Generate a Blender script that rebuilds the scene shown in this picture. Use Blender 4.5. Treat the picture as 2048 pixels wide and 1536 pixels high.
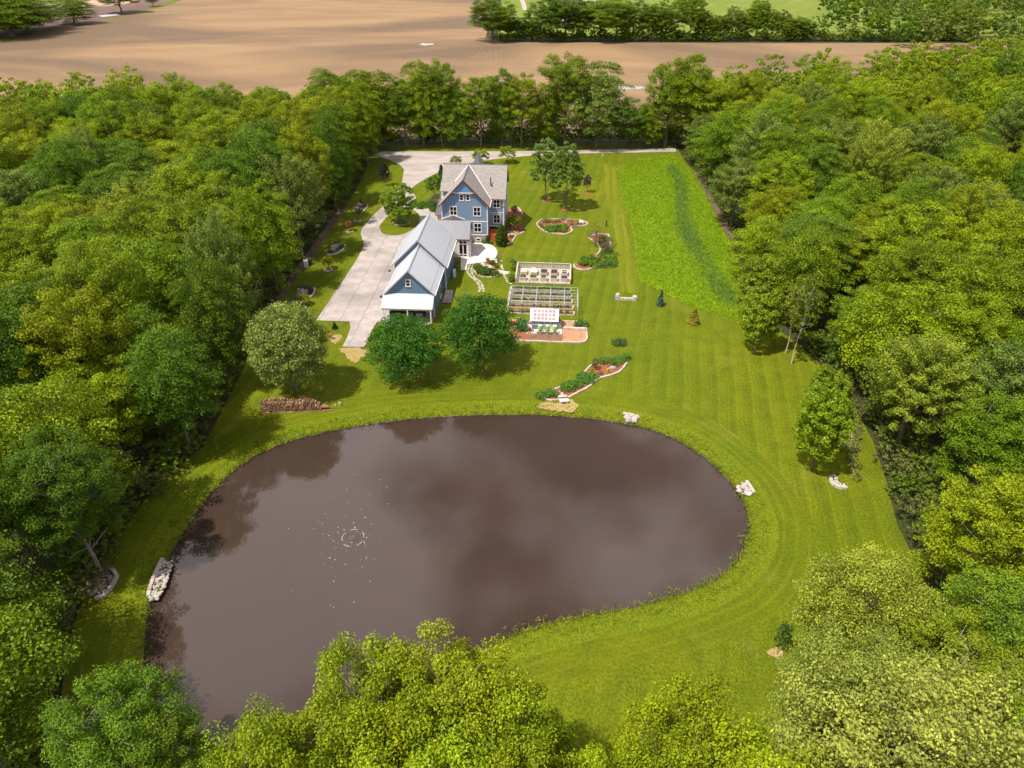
import bpy, bmesh, math, random
import numpy as np
from mathutils import Vector, Matrix

# ------------------------------------------------------------------ clear
for o in list(bpy.data.objects): bpy.data.objects.remove(o)
SC = bpy.context.scene
COL = SC.collection
R = math.radians
random.seed(7); RNG = np.random.default_rng(7)

# ------------------------------------------------------------------ camera
CH = 55.0; PITCH = R(33.5); FOC = 1421.0
cam = bpy.data.cameras.new('camera'); camo = bpy.data.objects.new('camera', cam); COL.objects.link(camo)
cam.sensor_fit = 'HORIZONTAL'; cam.sensor_width = 36; cam.lens = 36*FOC/2048
cam.clip_start = 0.5; cam.clip_end = 6000
camo.location = (0, 0, CH); camo.rotation_euler = (math.pi/2-PITCH, 0, 0)
SC.camera = camo

# ------------------------------------------------------------------ world + sun + exposure
SUNV = Vector((-.42, -.30, 1)).normalized()
W = bpy.data.worlds.new('World'); SC.world = W; W.use_nodes = True
wn = W.node_tree.nodes; wl = W.node_tree.links
for n in list(wn): wn.remove(n)
wo = wn.new('ShaderNodeOutputWorld'); wb = wn.new('ShaderNodeBackground'); wb.inputs['Strength'].default_value = .055
sky = wn.new('ShaderNodeTexSky'); sky.sky_type = 'NISHITA'; sky.sun_disc = False
sky.sun_elevation = R(62.7); sky.sun_rotation = math.atan2(SUNV.x, SUNV.y); sky.ozone_density = 1.6
tc = wn.new('ShaderNodeTexCoord'); sx = wn.new('ShaderNodeSeparateXYZ'); wl.new(tc.outputs['Generated'], sx.inputs[0])
def wmath(op, a, b):
    m = wn.new('ShaderNodeMath'); m.operation = op
    for i, v in enumerate((a, b)):
        if isinstance(v, (int, float)): m.inputs[i].default_value = v
        else: wl.new(v, m.inputs[i])
    return m.outputs[0]
zz = wmath('ADD', wmath('MAXIMUM', sx.outputs[2], 0), .12)
cx = wn.new('ShaderNodeCombineXYZ'); wl.new(wmath('DIVIDE', sx.outputs[0], zz), cx.inputs[0]); wl.new(wmath('DIVIDE', sx.outputs[1], zz), cx.inputs[1])
cx.inputs[2].default_value = 3.7
cn = wn.new('ShaderNodeTexNoise'); cn.inputs['Scale'].default_value = 1.15; cn.inputs['Detail'].default_value = 6; cn.inputs['Roughness'].default_value = .52
wl.new(cx.outputs[0], cn.inputs['Vector'])
cr = wn.new('ShaderNodeValToRGB'); cr.color_ramp.elements[0].position = .475; cr.color_ramp.elements[1].position = .565
wl.new(cn.outputs[0], cr.inputs[0])
cm = wn.new('ShaderNodeMix'); cm.data_type = 'RGBA'; wl.new(cr.outputs[0], cm.inputs[0]); wl.new(sky.outputs[0], cm.inputs[6])
cm.inputs[7].default_value = (37, 35, 36.4, 1)
wl.new(cm.outputs[2], wb.inputs[0]); wl.new(wb.outputs[0], wo.inputs[0])
sl = bpy.data.lights.new('sun', 'SUN'); sl.energy = 5.0; sl.angle = R(.55); sl.color = (1, .95, .86)
so = bpy.data.objects.new('sun', sl); COL.objects.link(so); so.rotation_euler = (-SUNV).to_track_quat('-Z', 'Y').to_euler()
so.location = SUNV*300
vs = SC.view_settings; vs.view_transform = 'Standard'; vs.look = 'None'; vs.gamma = 1; vs.use_curve_mapping = False; vs.exposure = 0.39
SC.render.engine = 'CYCLES'

# ------------------------------------------------------------------ survey: image point of a ground feature -> metres
_c, _s = math.cos(PITCH), math.sin(PITCH)
def G(px, py, z=0.0):
    dx = (px-1024)/FOC; dy = (768-py)/FOC
    t = (z-CH)/(-_s+dy*_c)
    return (dx*t, (_c+dy*_s)*t)
def P(x, y, z):
    z -= CH; d = y*_c-z*_s; u = y*_s+z*_c
    return (1024+FOC*x/d, 768-FOC*u/d, FOC/d)
def zat(x, y, py):
    a, b = 0, 45
    for _ in range(40):
        m = (a+b)/2
        if P(x, y, m)[1] > py: a = m
        else: b = m
    return a

# ------------------------------------------------------------------ materials
class NT:
    def __init__(s, name):
        s.m = bpy.data.materials.new(name); s.m.use_nodes = True; s.t = s.m.node_tree; s.n = s.t.nodes; s.l = s.t.links
        s.b = s.n['Principled BSDF']; s.out = s.n['Material Output']
        s.co = s.n.new('ShaderNodeTexCoord').outputs['Object']
    def set(s, sock, v):
        if isinstance(v, (int, float)): sock.default_value = v
        elif isinstance(v, tuple): sock.default_value = v if len(v) == len(sock.default_value) else (*v, 1)
        else: s.l.new(v, sock)
    def noise(s, scale, detail=4, rough=.55, vec=None, dist=0, out=0):
        n = s.n.new('ShaderNodeTexNoise'); s.set(n.inputs['Scale'], scale); n.inputs['Detail'].default_value = detail
        n.inputs['Roughness'].default_value = rough; n.inputs['Distortion'].default_value = dist
        s.l.new(vec or s.co, n.inputs['Vector']); return n.outputs[out]
    def vor(s, scale, out='Distance', vec=None, feat='F1'):
        n = s.n.new('ShaderNodeTexVoronoi'); n.feature = feat; s.set(n.inputs['Scale'], scale); s.l.new(vec or s.co, n.inputs['Vector']); return n.outputs[out]
    def ramp(s, f, stops):
        n = s.n.new('ShaderNodeValToRGB'); e = n.color_ramp.elements
        while len(e) < len(stops): e.new(.5)
        for i, (p, c) in enumerate(stops): e[i].position = p; e[i].color = (*c, 1) if len(c) == 3 else c
        s.l.new(f, n.inputs[0]); return n.outputs[0]
    def mr(s, f, a, b, c, d):
        n = s.n.new('ShaderNodeMapRange'); s.l.new(f, n.inputs[0])
        for i, v in enumerate((a, b, c, d)): n.inputs[i+1].default_value = v
        return n.outputs[0]
    def mix(s, f, a, b, op='MIX'):
        n = s.n.new('ShaderNodeMix'); n.data_type = 'RGBA'; n.blend_type = op
        s.set(n.inputs[0], f); s.set(n.inputs[6], a); s.set(n.inputs[7], b); return n.outputs[2]
    def ma(s, op, a, b=0):
        n = s.n.new('ShaderNodeMath'); n.operation = op; s.set(n.inputs[0], a); s.set(n.inputs[1], b); return n.outputs[0]
    def map(s, scale=(1, 1, 1), rot=0):
        n = s.n.new('ShaderNodeMapping'); s.l.new(s.co, n.inputs[0]); n.inputs['Scale'].default_value = scale; n.inputs['Rotation'].default_value = (0, 0, rot); return n.outputs[0]
    def attr(s, name, out='Fac'):
        n = s.n.new('ShaderNodeAttribute'); n.attribute_name = name; return n.outputs[out]
    def bump(s, h, st=.5, dist=.05):
        n = s.n.new('ShaderNodeBump'); n.inputs['Strength'].default_value = st; n.inputs['Distance'].default_value = dist
        s.l.new(h, n.inputs['Height']); s.l.new(n.outputs[0], s.b.inputs['Normal'])
    def fin(s, col, rough=.8, spec=.3, metal=0):
        s.set(s.b.inputs['Base Color'], col); s.set(s.b.inputs['Roughness'], rough); s.b.inputs['Specular IOR Level'].default_value = spec; s.b.inputs['Metallic'].default_value = metal
        return s.m

def plain(name, col, rough=.7, spec=.3, var=.25, scale=6, metal=0, bump=0, bscale=20):
    t = NT(name); n = t.noise(scale, 5, .65)
    c = t.mix(t.mr(n, .3, .7, 0, 1), tuple(x*(1-var) for x in col), tuple(min(1, x*(1+var)) for x in col))
    if bump: t.bump(t.noise(bscale, 3), bump, .03)
    return t.fin(c, rough, spec, metal)

def rnd(name, cols, rough=.8, spec=.25, scale=5, bump=.4):
    "pieces of one kind: each object gets its own tone"
    t = NT(name); oi = t.n.new('ShaderNodeObjectInfo')
    c = t.ramp(oi.outputs['Random'], [(i/(len(cols)-1), k) for i, k in enumerate(cols)])
    n = t.noise(scale, 5, .7); c = t.mix(t.mr(n, .3, .7, 0, .55), c, (.08, .07, .06), 'MULTIPLY') if False else t.mix(1, c, t.mix(t.mr(n, .3, .7, 0, 1), (.72, .72, .72), (1.15, 1.15, 1.15)), 'MULTIPLY')
    if bump: t.bump(t.noise(scale*4, 3), bump, .03)
    return t.fin(c, rough, spec)

def grass_mat(name, a, b, c, stripe=None, dry=.0, sc=1.0, tracks=False):
    t = NT(name)
    big = t.noise(.035*sc, 4, .6); mid = t.noise(.35*sc, 4, .6); fine = t.noise(3.5, 6, .72); vf = t.vor(5.5)
    col = t.mix(t.mr(big, .38, .62, 0, 1), a, b)
    col = t.mix(t.mr(mid, .42, .75, 0, .75), col, c)
    if stripe:
        ang, w, amt = stripe
        v = t.map((1, 1, 1), ang); sp = t.n.new('ShaderNodeSeparateXYZ'); t.l.new(v, sp.inputs[0])
        wob = t.noise(.06, 2)
        x = t.ma('ADD', sp.outputs[0], t.ma('MULTIPLY', wob, 1.5))
        s1 = t.ma('SINE', t.ma('MULTIPLY', x, 2*math.pi/w)); s2 = t.ma('SINE', t.ma('MULTIPLY', x, math.pi/w))
        thin = t.mr(s1, .86, 1, 0, 1); broad = t.mr(s2, -.4, .4, -1, 1)
        fade = t.mr(t.noise(.05, 3), .35, .6, .1, 1)
        k = t.ma('ADD', t.ma('MULTIPLY', t.ma('MULTIPLY', thin, fade), amt*1.4), t.ma('MULTIPLY', t.ma('MULTIPLY', broad, fade), amt*.55))
        k = t.ma('ADD', k, 1.0)
        kk = t.n.new('ShaderNodeCombineColor'); [t.l.new(k, kk.inputs[i]) for i in range(3)]
        col = t.mix(1, col, kk.outputs[0], 'MULTIPLY')
    if dry: col = t.mix(t.mr(t.noise(.12*sc, 5, .65), .56, .78, 0, dry), col, (.21, .17, .035))
    f = t.ma('MULTIPLY', t.mr(fine, .3, .7, .58, 1.42), t.mr(vf, 0, .5, .8, 1.15))
    ff = t.n.new('ShaderNodeCombineColor'); [t.l.new(f, ff.inputs[i]) for i in range(3)]
    col = t.mix(1, col, ff.outputs[0], 'MULTIPLY')
    t.bump(t.ma('ADD', fine, vf), .75, .12)
    return t.fin(col, .95, .1)

LG1, LG2, LG3 = (.084, .108, .003), (.114, .130, .004), (.062, .092, .004)
M = {}
M['lawn'] = grass_mat('lawn', LG1, LG2, LG3, (R(12), 1.15, .15), .42)
M['bank'] = grass_mat('bank', (.112, .138, .004), (.088, .122, .004), (.125, .142, .006), None, .32, 3)
M['meadow'] = grass_mat('meadow', (.115, .185, .003), (.098, .17, .004), (.14, .195, .003), None, .12, 2)
M['verge'] = grass_mat('verge', (.08, .12, .012), (.10, .13, .01), (.06, .10, .01), None, .2)
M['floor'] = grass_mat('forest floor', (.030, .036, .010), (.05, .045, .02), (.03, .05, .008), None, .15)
M['pasture'] = grass_mat('pasture', (.12, .16, .02), (.16, .18, .035), (.10, .15, .02), (R(30), 6, .08), .4)
M['mud'] = plain('mud', (.15, .115, .085), .6, .3, .5, 2.5, bump=.5, bscale=5)
M['dirt'] = plain('dirt', (.11, .075, .05), .95, .1, .45, 1.3, bump=.5, bscale=5)

def field_mat(name, a, b, dark, furrow):
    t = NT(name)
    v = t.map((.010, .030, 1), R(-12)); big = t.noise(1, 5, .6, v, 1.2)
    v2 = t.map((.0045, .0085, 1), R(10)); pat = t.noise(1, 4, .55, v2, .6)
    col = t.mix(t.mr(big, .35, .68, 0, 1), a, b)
    col = t.mix(t.mr(pat, .46, .60, 0, .95), col, dark)  # broad dark bands: cloud shadow painted into the soil colour
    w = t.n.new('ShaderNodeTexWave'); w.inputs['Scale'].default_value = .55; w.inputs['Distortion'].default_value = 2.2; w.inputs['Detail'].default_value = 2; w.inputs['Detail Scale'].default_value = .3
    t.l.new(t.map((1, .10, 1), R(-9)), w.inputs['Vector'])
    col = t.mix(t.mr(w.outputs['Fac'], .2, .9, 0, .5), col, furrow)
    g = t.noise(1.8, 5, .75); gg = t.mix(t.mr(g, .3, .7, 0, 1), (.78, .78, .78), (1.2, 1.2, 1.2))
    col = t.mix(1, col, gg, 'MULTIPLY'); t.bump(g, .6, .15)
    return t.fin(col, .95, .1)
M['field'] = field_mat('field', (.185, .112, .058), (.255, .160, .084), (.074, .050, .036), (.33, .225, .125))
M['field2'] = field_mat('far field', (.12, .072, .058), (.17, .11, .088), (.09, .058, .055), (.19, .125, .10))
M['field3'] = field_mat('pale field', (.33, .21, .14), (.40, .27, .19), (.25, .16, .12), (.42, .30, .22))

def gravel_mat():
    t = NT('gravel'); b = t.noise(.25, 5, .6, t.map((.4, 1.4, 1), R(4)), .8); f = t.noise(9, 4, .8)
    c = t.mix(t.mr(b, .38, .66, 0, 1), (.37, .315, .29), (.235, .18, .145)); c = t.mix(t.mr(f, .3, .7, 0, .5), c, (.47, .42, .39))
    t.bump(f, .5, .05); return t.fin(c, .95, .1)
M['gravel'] = gravel_mat()
def conc(name, col, stain):
    t = NT(name); oi = t.n.new('ShaderNodeObjectInfo'); g = t.noise(.5, 5, .65); f = t.noise(12, 4, .7)
    w = t.n.new('ShaderNodeTexNoise'); w.inputs['Scale'].default_value = .16; t.l.new(t.n.new('ShaderNodeNewGeometry').outputs['Position'], w.inputs['Vector'])
    c = t.mix(t.mr(oi.outputs['Random'], 0, 1, 0, .30), col, tuple(x*.80 for x in col)); c = t.mix(t.mr(g, .42, .75, 0, stain), c, tuple(x*.62 for x in col))
    c = t.mix(t.mr(w.outputs[0], .45, .72, 0, stain*1.3), c, tuple(x*.60 for x in col))
    c = t.mix(t.mr(f, .3, .7, 0, .2), c, tuple(x*.75 for x in col)); t.bump(f, .25, .02); return t.fin(c, .85, .25)
M['concrete'] = conc('concrete', (.42, .36, .325), .95)
M['patio'] = conc('patio concrete', (.66, .60, .545), .25)
M['joint'] = plain('joint', (.13, .12, .10), .95)
M['mulch'] = plain('mulch', (.24, .085, .048), .95, .1, .5, 7, bump=.7, bscale=9)
M['mulch2'] = plain('wood chips', (.40, .20, .11), .95, .1, .4, 5, bump=.7, bscale=8)
M['mulchd'] = plain('dark mulch', (.19, .105, .06), .95, .1, .5, 6, bump=.7, bscale=8)
M['soil'] = plain('soil', (.105, .05, .034), .95, .1, .5, 9, bump=.8, bscale=10)
M['pad'] = plain('sandy gravel', (.42, .34, .25), .95, .1, .25, 6, bump=.5, bscale=9)
M['straw'] = plain('straw', (.30, .215, .085), .95, .1, .6, 5, bump=.8, bscale=12)
M['kerb'] = rnd('kerb stone', [(.36, .29, .24), (.50, .42, .35), (.43, .37, .32), (.55, .47, .41)])
M['pavingstone'] = rnd('paving stone', [(.46, .38, .30), (.58, .49, .40), (.40, .33, .28), (.62, .52, .44)])
M['riprap'] = rnd('riprap stone', [(.28, .25, .21), (.46, .41, .36), (.36, .32, .28), (.55, .50, .45)])
M['boulder'] = rnd('boulder', [(.26, .20, .16), (.38, .29, .24), (.30, .25, .22)])
M['log'] = rnd('log', [(.16, .075, .04), (.36, .19, .10), (.24, .13, .08), (.10, .06, .045), (.42, .28, .17), (.22, .085, .035)], scale=9)
M['timber'] = rnd('weathered timber', [(.42, .36, .32), (.52, .44, .38), (.46, .40, .36)], scale=6)
M['redwood'] = rnd('new timber', [(.50, .34, .25), (.58, .43, .34), (.53, .38, .30)], scale=6)
M['deckred'] = plain('orange stain', (.47, .095, .035), .6, .3, .15, 8)
M['blue'] = plain('blue siding', (.148, .218, .31), .6, .3, .07, 3)
M['bluelight'] = plain('blue shingle', (.135, .25, .43), .6, .3, .10, 8)
M['barnblue'] = plain('barn siding', (.125, .195, .285), .6, .3, .07, 2)
M['white'] = plain('cream trim', (.72, .65, .60), .55, .3, .06, 4)
M['cream'] = plain('cream wall', (.55, .50, .43), .6, .3, .06, 4)
M['maroon'] = plain('maroon fascia', (.13, .022, .022), .5, .3, .1, 5)
M['dark'] = plain('dark void', (.012, .011, .012), .8, .2)
M['darkbrown'] = plain('dark brown wood', (.035, .022, .016), .8, .2)
M['black'] = plain('black plastic', (.02, .022, .028), .45, .4)
M['grey'] = plain('grey metal', (.30, .30, .31), .45, .5)
M['pipe'] = plain('galvanised pipe', (.42, .45, .50), .4, .5, .1)
M['palepipe'] = plain('pale cap', (.53, .545, .58), .5, .4)
def glass_mat():
    t = NT('window glass'); n = t.noise(.8, 2)
    t.bump(n, .06, .05); return t.fin((.010, .010, .018), .2, .08)
M['glass'] = glass_mat()
t_ = NT('greenhouse panel'); M['poly'] = t_.fin(t_.mix(t_.mr(t_.noise(1.2, 3), .35, .65, 0, 1), (.24, .20, .24), (.42, .29, .23)), .18, .6)
def shingle(name, col, sc=(1, 1, 1)):
    t = NT(name); uv = t.n.new('ShaderNodeUVMap').outputs[0]
    b = t.n.new('ShaderNodeTexBrick'); t.l.new(uv, b.inputs['Vector']); b.inputs['Scale'].default_value = 1
    b.inputs['Brick Width'].default_value = .42; b.inputs['Row Height'].default_value = .20; b.inputs['Mortar Size'].default_value = .022; b.inputs['Bias'].default_value = 0
    b.inputs['Color1'].default_value = (*[x*.84 for x in col], 1); b.inputs['Color2'].default_value = (*[x*1.2 for x in col], 1); b.inputs['Mortar'].default_value = (*[x*.48 for x in col], 1)
    n = t.noise(.6, 4); c = t.mix(t.mr(n, .35, .7, 0, .3), b.outputs[0], tuple(x*.72 for x in col)); t.bump(b.outputs['Fac'], -.5, .03); return t.fin(c, .9, .15)
M['shingle'] = shingle('roof shingle', (.30, .268, .24))
M['fishscale'] = shingle('fish scale shingle', (.135, .25, .43))
def metal_roof(name, col, streak=.0):
    t = NT(name); v = t.n.new('ShaderNodeUVMap').outputs[0]; n = t.noise(.9, 5, .6); mp = t.n.new('ShaderNodeMapping'); mp.inputs['Scale'].default_value = (2.2, .35, 1); t.l.new(v, mp.inputs[0])
    s = t.noise(1.5, 5, .65, mp.outputs[0]); c = t.mix(t.mr(s, .35, .7, 0, streak), col, tuple(x*.55 for x in col)); c = t.mix(t.mr(n, .4, .7, 0, .12), c, tuple(x*.8 for x in col)); return t.fin(c, .42, .5, .15)
M['darkmetal'] = metal_roof('dark metal roof', (.10, .088, .095), .3); M['roofmetal'] = metal_roof('pale metal roof', (.45, .46, .49), .15)
M['roofmetal2'] = metal_roof('white metal roof', (.51, .515, .54), .12)
M['seammetal'] = metal_roof('grey seam metal', (.115, .11, .13), .6)
def stonewall():
    t = NT('foundation stone'); c = t.vor(2.4, 'Color'); d = t.vor(2.4, 'Distance', feat='DISTANCE_TO_EDGE')
    bw = t.n.new('ShaderNodeRGBToBW'); t.l.new(c, bw.inputs[0])
    col = t.ramp(bw.outputs[0], [(0, (.16, .12, .10)), (.5, (.38, .31, .26)), (1, (.30, .27, .26))]); col = t.mix(t.mr(d, 0, .06, 1, 0), col, (.30, .26, .22)); t.bump(d, .6, .08); return t.fin(col, .9, .2)
M['foundation'] = stonewall()
def water():
    t = NT('pond water'); v = t.map((1, 1, 1)); big = t.noise(.09, 3, .5); f = t.noise(1.6, 3, .5, t.map((.6, 2.2, 1), R(18)))
    col = t.mix(t.mr(big, .35, .68, 0, 1), (.047, .029, .0205), (.039, .025, .019))
    geo = t.n.new('ShaderNodeVectorMath'); geo.operation = 'DISTANCE'; t.l.new(t.co, geo.inputs[0]); geo.inputs[1].default_value = (*G(706, 1078), -.4)
    rw = t.ma('SINE', t.ma('MULTIPLY', geo.outputs['Value'], 5.5)); amp = t.mr(geo.outputs['Value'], 1, 16, .22, 0)
    g2 = t.mr(t.noise(.055, 2, .5), .44, .62, .12, 1.0)
    h = t.ma('ADD', t.ma('MULTIPLY', f, g2), t.ma('MULTIPLY', t.ma('MULTIPLY', rw, amp), .4))
    t.bump(h, .05, .10); t.b.inputs['IOR'].default_value = 1.333; return t.fin(col, .012, .62)
M['water'] = water()
M['puddle'] = plain('puddle', (.28, .24, .23), .25, .5, .4, .8)
M['foam'] = plain('foam', (.45, .42, .42), .7)
M['boil'] = plain('churned water', (.060, .037, .029), .3, .5, .4, 5, bump=.8, bscale=6)
M['barrel'] = plain('lime barrel', (.26, .46, .06), .45, .4, .08)
M['barreltop'] = plain('pale barrel top', (.45, .62, .48), .45, .4, .08)
M['greendark'] = plain('dark green enamel', (.012, .035, .022), .3, .5)
M['terracotta'] = plain('terracotta', (.25, .12, .085), .8)
M['cloth'] = plain('pale blue cover', (.55, .60, .66), .8, .2, .08, 4)
M['netting'] = plain('black netting', (.035, .035, .045), .85, .1, .3, 20)
M['yellow'] = plain('yellow plastic', (.65, .33, .01), .5)
M['orange'] = plain('orange tarp', (.75, .19, .045), .7)
M['skin'] = plain('skin', (.40, .19, .12), .6)
M['shirt'] = plain('pale pink shirt', (.62, .42, .42), .9)
M['shorts'] = plain('dark shorts', (.05, .022, .025), .9)
M['hair'] = plain('reddish hair', (.20, .07, .05), .8)
M['copper'] = plain('weathered brown metal', (.09, .055, .04), .5, .5)
M['red'] = plain('red flowers', (.40, .03, .04), .8)

def bark(name, a, b):
    t = NT(name); n = t.noise(4, 5, .7, t.map((1, 1, .25))); c = t.mix(t.mr(n, .35, .65, 0, 1), a, b); t.bump(n, .6, .06); return t.fin(c, .9, .15)
M['bark'] = bark('bark', (.085, .066, .05), (.19, .155, .12)); M['palebark'] = bark('pale bark', (.17, .14, .11), (.30, .25, .20)); M['birch'] = bark('birch bark', (.52, .46, .40), (.32, .26, .21)); M['deadwood'] = bark('dead wood', (.30, .25, .21), (.42, .36, .31))
def leafmat(name, attr=False, spec=.16):
    t = NT(name); tint = t.attr('tint')
    if attr: base = t.attr('tcol', 'Color')
    else: base = t.n.new('ShaderNodeObjectInfo').outputs['Color']
    k = t.mr(tint, 0, 1, .52, 2.5); kk = t.n.new('ShaderNodeCombineColor'); [t.l.new(k, kk.inputs[i]) for i in range(3)]
    c = t.mix(1, base, kk.outputs[0], 'MULTIPLY')
    hs = t.n.new('ShaderNodeHueSaturation'); t.l.new(t.mr(tint, 0, 1,   .512, .486), hs.inputs['Hue']); t.l.new(c, hs.inputs['Color']); c = hs.outputs[0]
    t.fin(c, .55, spec)
    tr = t.n.new('ShaderNodeBsdfTranslucent'); t.l.new(t.mix(1, c, (1.25, 1.2, .4), 'MULTIPLY'), tr.inputs[0])
    mx = t.n.new('ShaderNodeMixShader'); mx.inputs[0].default_value = .30; t.l.new(t.b.outputs[0], mx.inputs[1]); t.l.new(tr.outputs[0], mx.inputs[2]); t.l.new(mx.outputs[0], t.out.inputs[0])
    return t.m
M['leaf'] = leafmat('leaf'); M['leafattr'] = leafmat('leaf mass', True); M['blade'] = leafmat('grass blade', True, .15)

# ------------------------------------------------------------------ mesh builder
class MB:
    def __init__(s): s.v = []; s.f = []; s.uv = []; s.T = None
    def add(s, vs, fs, uvs=None):
        b = len(s.v)
        s.v += [tuple(s.T @ Vector(p)) if s.T else tuple(p) for p in vs]
        for i, f in enumerate(fs):
            s.f.append(tuple(b+k for k in f)); s.uv.append(uvs[i] if uvs else None)
        return s
    def box(s, x0, x1, y0, y1, z0, z1):
        v = [(x0, y0, z0), (x1, y0, z0), (x1, y1, z0), (x0, y1, z0), (x0, y0, z1), (x1, y0, z1), (x1, y1, z1), (x0, y1, z1)]
        return s.add(v, [(0, 3, 2, 1), (4, 5, 6, 7), (0, 1, 5, 4), (1, 2, 6, 5), (2, 3, 7, 6), (3, 0, 4, 7)])
    def prism(s, poly, z0, z1):
        n = len(poly); v = [(x, y, z0) for x, y in poly]+[(x, y, z1) for x, y in poly]
        return s.add(v, [tuple(range(n-1, -1, -1)), tuple(range(n, 2*n))]+[(i, (i+1) % n, n+(i+1) % n, n+i) for i in range(n)])
    def slab(s, pts, t):
        "polygon in space given a thickness downwards along its normal, uv in metres"
        p = [Vector(q) for q in pts]; nrm = (p[1]-p[0]).cross(p[2]-p[0]).normalized()
        if nrm.z < 0: p.reverse(); nrm = -nrm
        n = len(p); hx = Vector((nrm.y, -nrm.x, 0)); hx = hx.normalized() if hx.length > 1e-4 else Vector((1, 0, 0)); hy = nrm.cross(hx)
        uv = [(q.dot(hx), q.dot(hy)) for q in p]
        v = [tuple(q) for q in p]+[tuple(q-nrm*t) for q in p]
        fs = [tuple(range(n)), tuple(range(2*n-1, n-1, -1))]+[(n+i, n+(i+1) % n, (i+1) % n, i) for i in range(n)]
        return s.add(v, fs, [uv, uv[::-1]]+[[(0, 0)]*4]*n)
    def tube(s, pts, rad, n=6, cap=True):
        pts = [Vector(p) for p in pts]; rings = []
        for i, p in enumerate(pts):
            d = (pts[min(i+1, len(pts)-1)]-pts[max(i-1, 0)]).normalized()
            a = d.orthogonal().normalized() if i == 0 else (a-d*a.dot(d)).normalized()
            b = d.cross(a); r = rad[i] if isinstance(rad, (list, tuple)) else rad
            rings.append([p+(a*math.cos(2*math.pi*k/n)+b*math.sin(2*math.pi*k/n))*r for k in range(n)])
        v = [tuple(q) for r_ in rings for q in r_]; f = []
        for i in range(len(pts)-1):
            for k in range(n): f.append((i*n+k, i*n+(k+1) % n, (i+1)*n+(k+1) % n, (i+1)*n+k))
        if cap: f += [tuple(range(n-1, -1, -1)), tuple((len(pts)-1)*n+k for k in range(n))]
        return s.add(v, f)
    def lathe(s, prof, n=12, c=(0, 0, 0)):
        v = [(c[0]+r*math.cos(2*math.pi*k/n), c[1]+r*math.sin(2*math.pi*k/n), c[2]+z) for r, z in prof for k in range(n)]; f = []
        for i in range(len(prof)-1):
            for k in range(n): f.append((i*n+k, i*n+(k+1) % n, (i+1)*n+(k+1) % n, (i+1)*n+k))
        f += [tuple(range(n-1, -1, -1)), tuple((len(prof)-1)*n+k for k in range(n))]
        return s.add(v, f)
    def rock(s, x, y, z, a, b, c, rng=random):
        "irregular stone of about 26 faces"
        v = []; n = 7; th = rng.random()*6; fl = rng.uniform(.55, .8)
        for i, (rr, zz_) in enumerate(((.85, -.5), (1.0, 0.0), (fl, .42))):
            for k in range(n):
                t = 2*math.pi*k/n+th; j = rng.uniform(.8, 1.15); v.append((x+math.cos(t)*a*rr*j, y+math.sin(t)*b*rr*j, z+zz_*c*rng.uniform(.85, 1.15)))
        v.append((x, y, z+.5*c)); f = []
        for i in range(2):
            for k in range(n): f.append((i*n+k, i*n+(k+1) % n, (i+1)*n+(k+1) % n, (i+1)*n+k))
        f += [(2*n+k, 2*n+(k+1) % n, 3*n) for k in range(n)]
        return s.add(v, f)
    def mesh(s, name, mats):
        me = bpy.data.meshes.new(name); me.from_pydata(s.v, [], s.f)
        if any(u for u in s.uv):
            L = me.uv_layers.new(name='UVMap'); i = 0
            for k, f in enumerate(s.f):
                for j in range(len(f)):
                    L.data[i].uv = s.uv[k][j] if s.uv[k] else (s.v[f[j]][0], s.v[f[j]][1]); i += 1
        for m in (mats if isinstance(mats, list) else [mats]): me.materials.append(M[m] if isinstance(m, str) else m)
        me.update(); return me

def link(name, me, parent=None, loc=None, rz=0, smooth=False):
    o = bpy.data.objects.new(name, me); COL.objects.link(o)
    if parent: o.parent = parent
    if loc is not None: o.location = loc
    if rz: o.rotation_euler = (0, 0, rz)
    if smooth: me.polygons.foreach_set('use_smooth', [True]*len(me.polygons))
    return o
def obj(name, mb, m, parent=None, **k): return link(name, mb.mesh(name, m), parent, **k)
def tag(o, label, cat, group=None, kind=None):
    if label: o['label'] = label
    if cat: o['category'] = cat
    if group: o['group'] = group
    if kind: o['kind'] = kind
    return o
def thing(name, label, cat, loc=(0, 0, 0), rz=0, group=None):
    o = bpy.data.objects.new(name, None); COL.objects.link(o); o.location = loc; o.rotation_euler = (0, 0, rz); o.empty_display_size = .3
    return tag(o, label, cat, group)
def structure(o): o['kind'] = 'structure'; return o

def catmull(pts, n=6, closed=True):
    out = []; N = len(pts)
    for i in range(N if closed else N-1):
        p = [pts[(i+k) % N] if closed else pts[min(max(i+k, 0), N-1)] for k in (-1, 0, 1, 2)]
        for j in range(n):
            t = j/n
            out.append(tuple(.5*(2*p[1][d]+(p[2][d]-p[0][d])*t+(2*p[0][d]-5*p[1][d]+4*p[2][d]-p[3][d])*t*t+(3*p[1][d]-p[0][d]-3*p[2][d]+p[3][d])*t**3) for d in (0, 1)))
    if not closed: out.append(pts[-1])
    return out
def px(l, z=0): return [G(a, b, z) for a, b in l]
def area(p): return .5*sum(p[i][0]*p[(i+1) % len(p)][1]-p[(i+1) % len(p)][0]*p[i][1] for i in range(len(p)))
def ccw(p): return p if area(p) > 0 else p[::-1]
def inside(p, x, y):
    c = False; j = len(p)-1
    for i in range(len(p)):
        if (p[i][1] > y) != (p[j][1] > y) and x < (p[j][0]-p[i][0])*(y-p[i][1])/(p[j][1]-p[i][1])+p[i][0]: c = not c
        j = i
    return c
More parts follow.
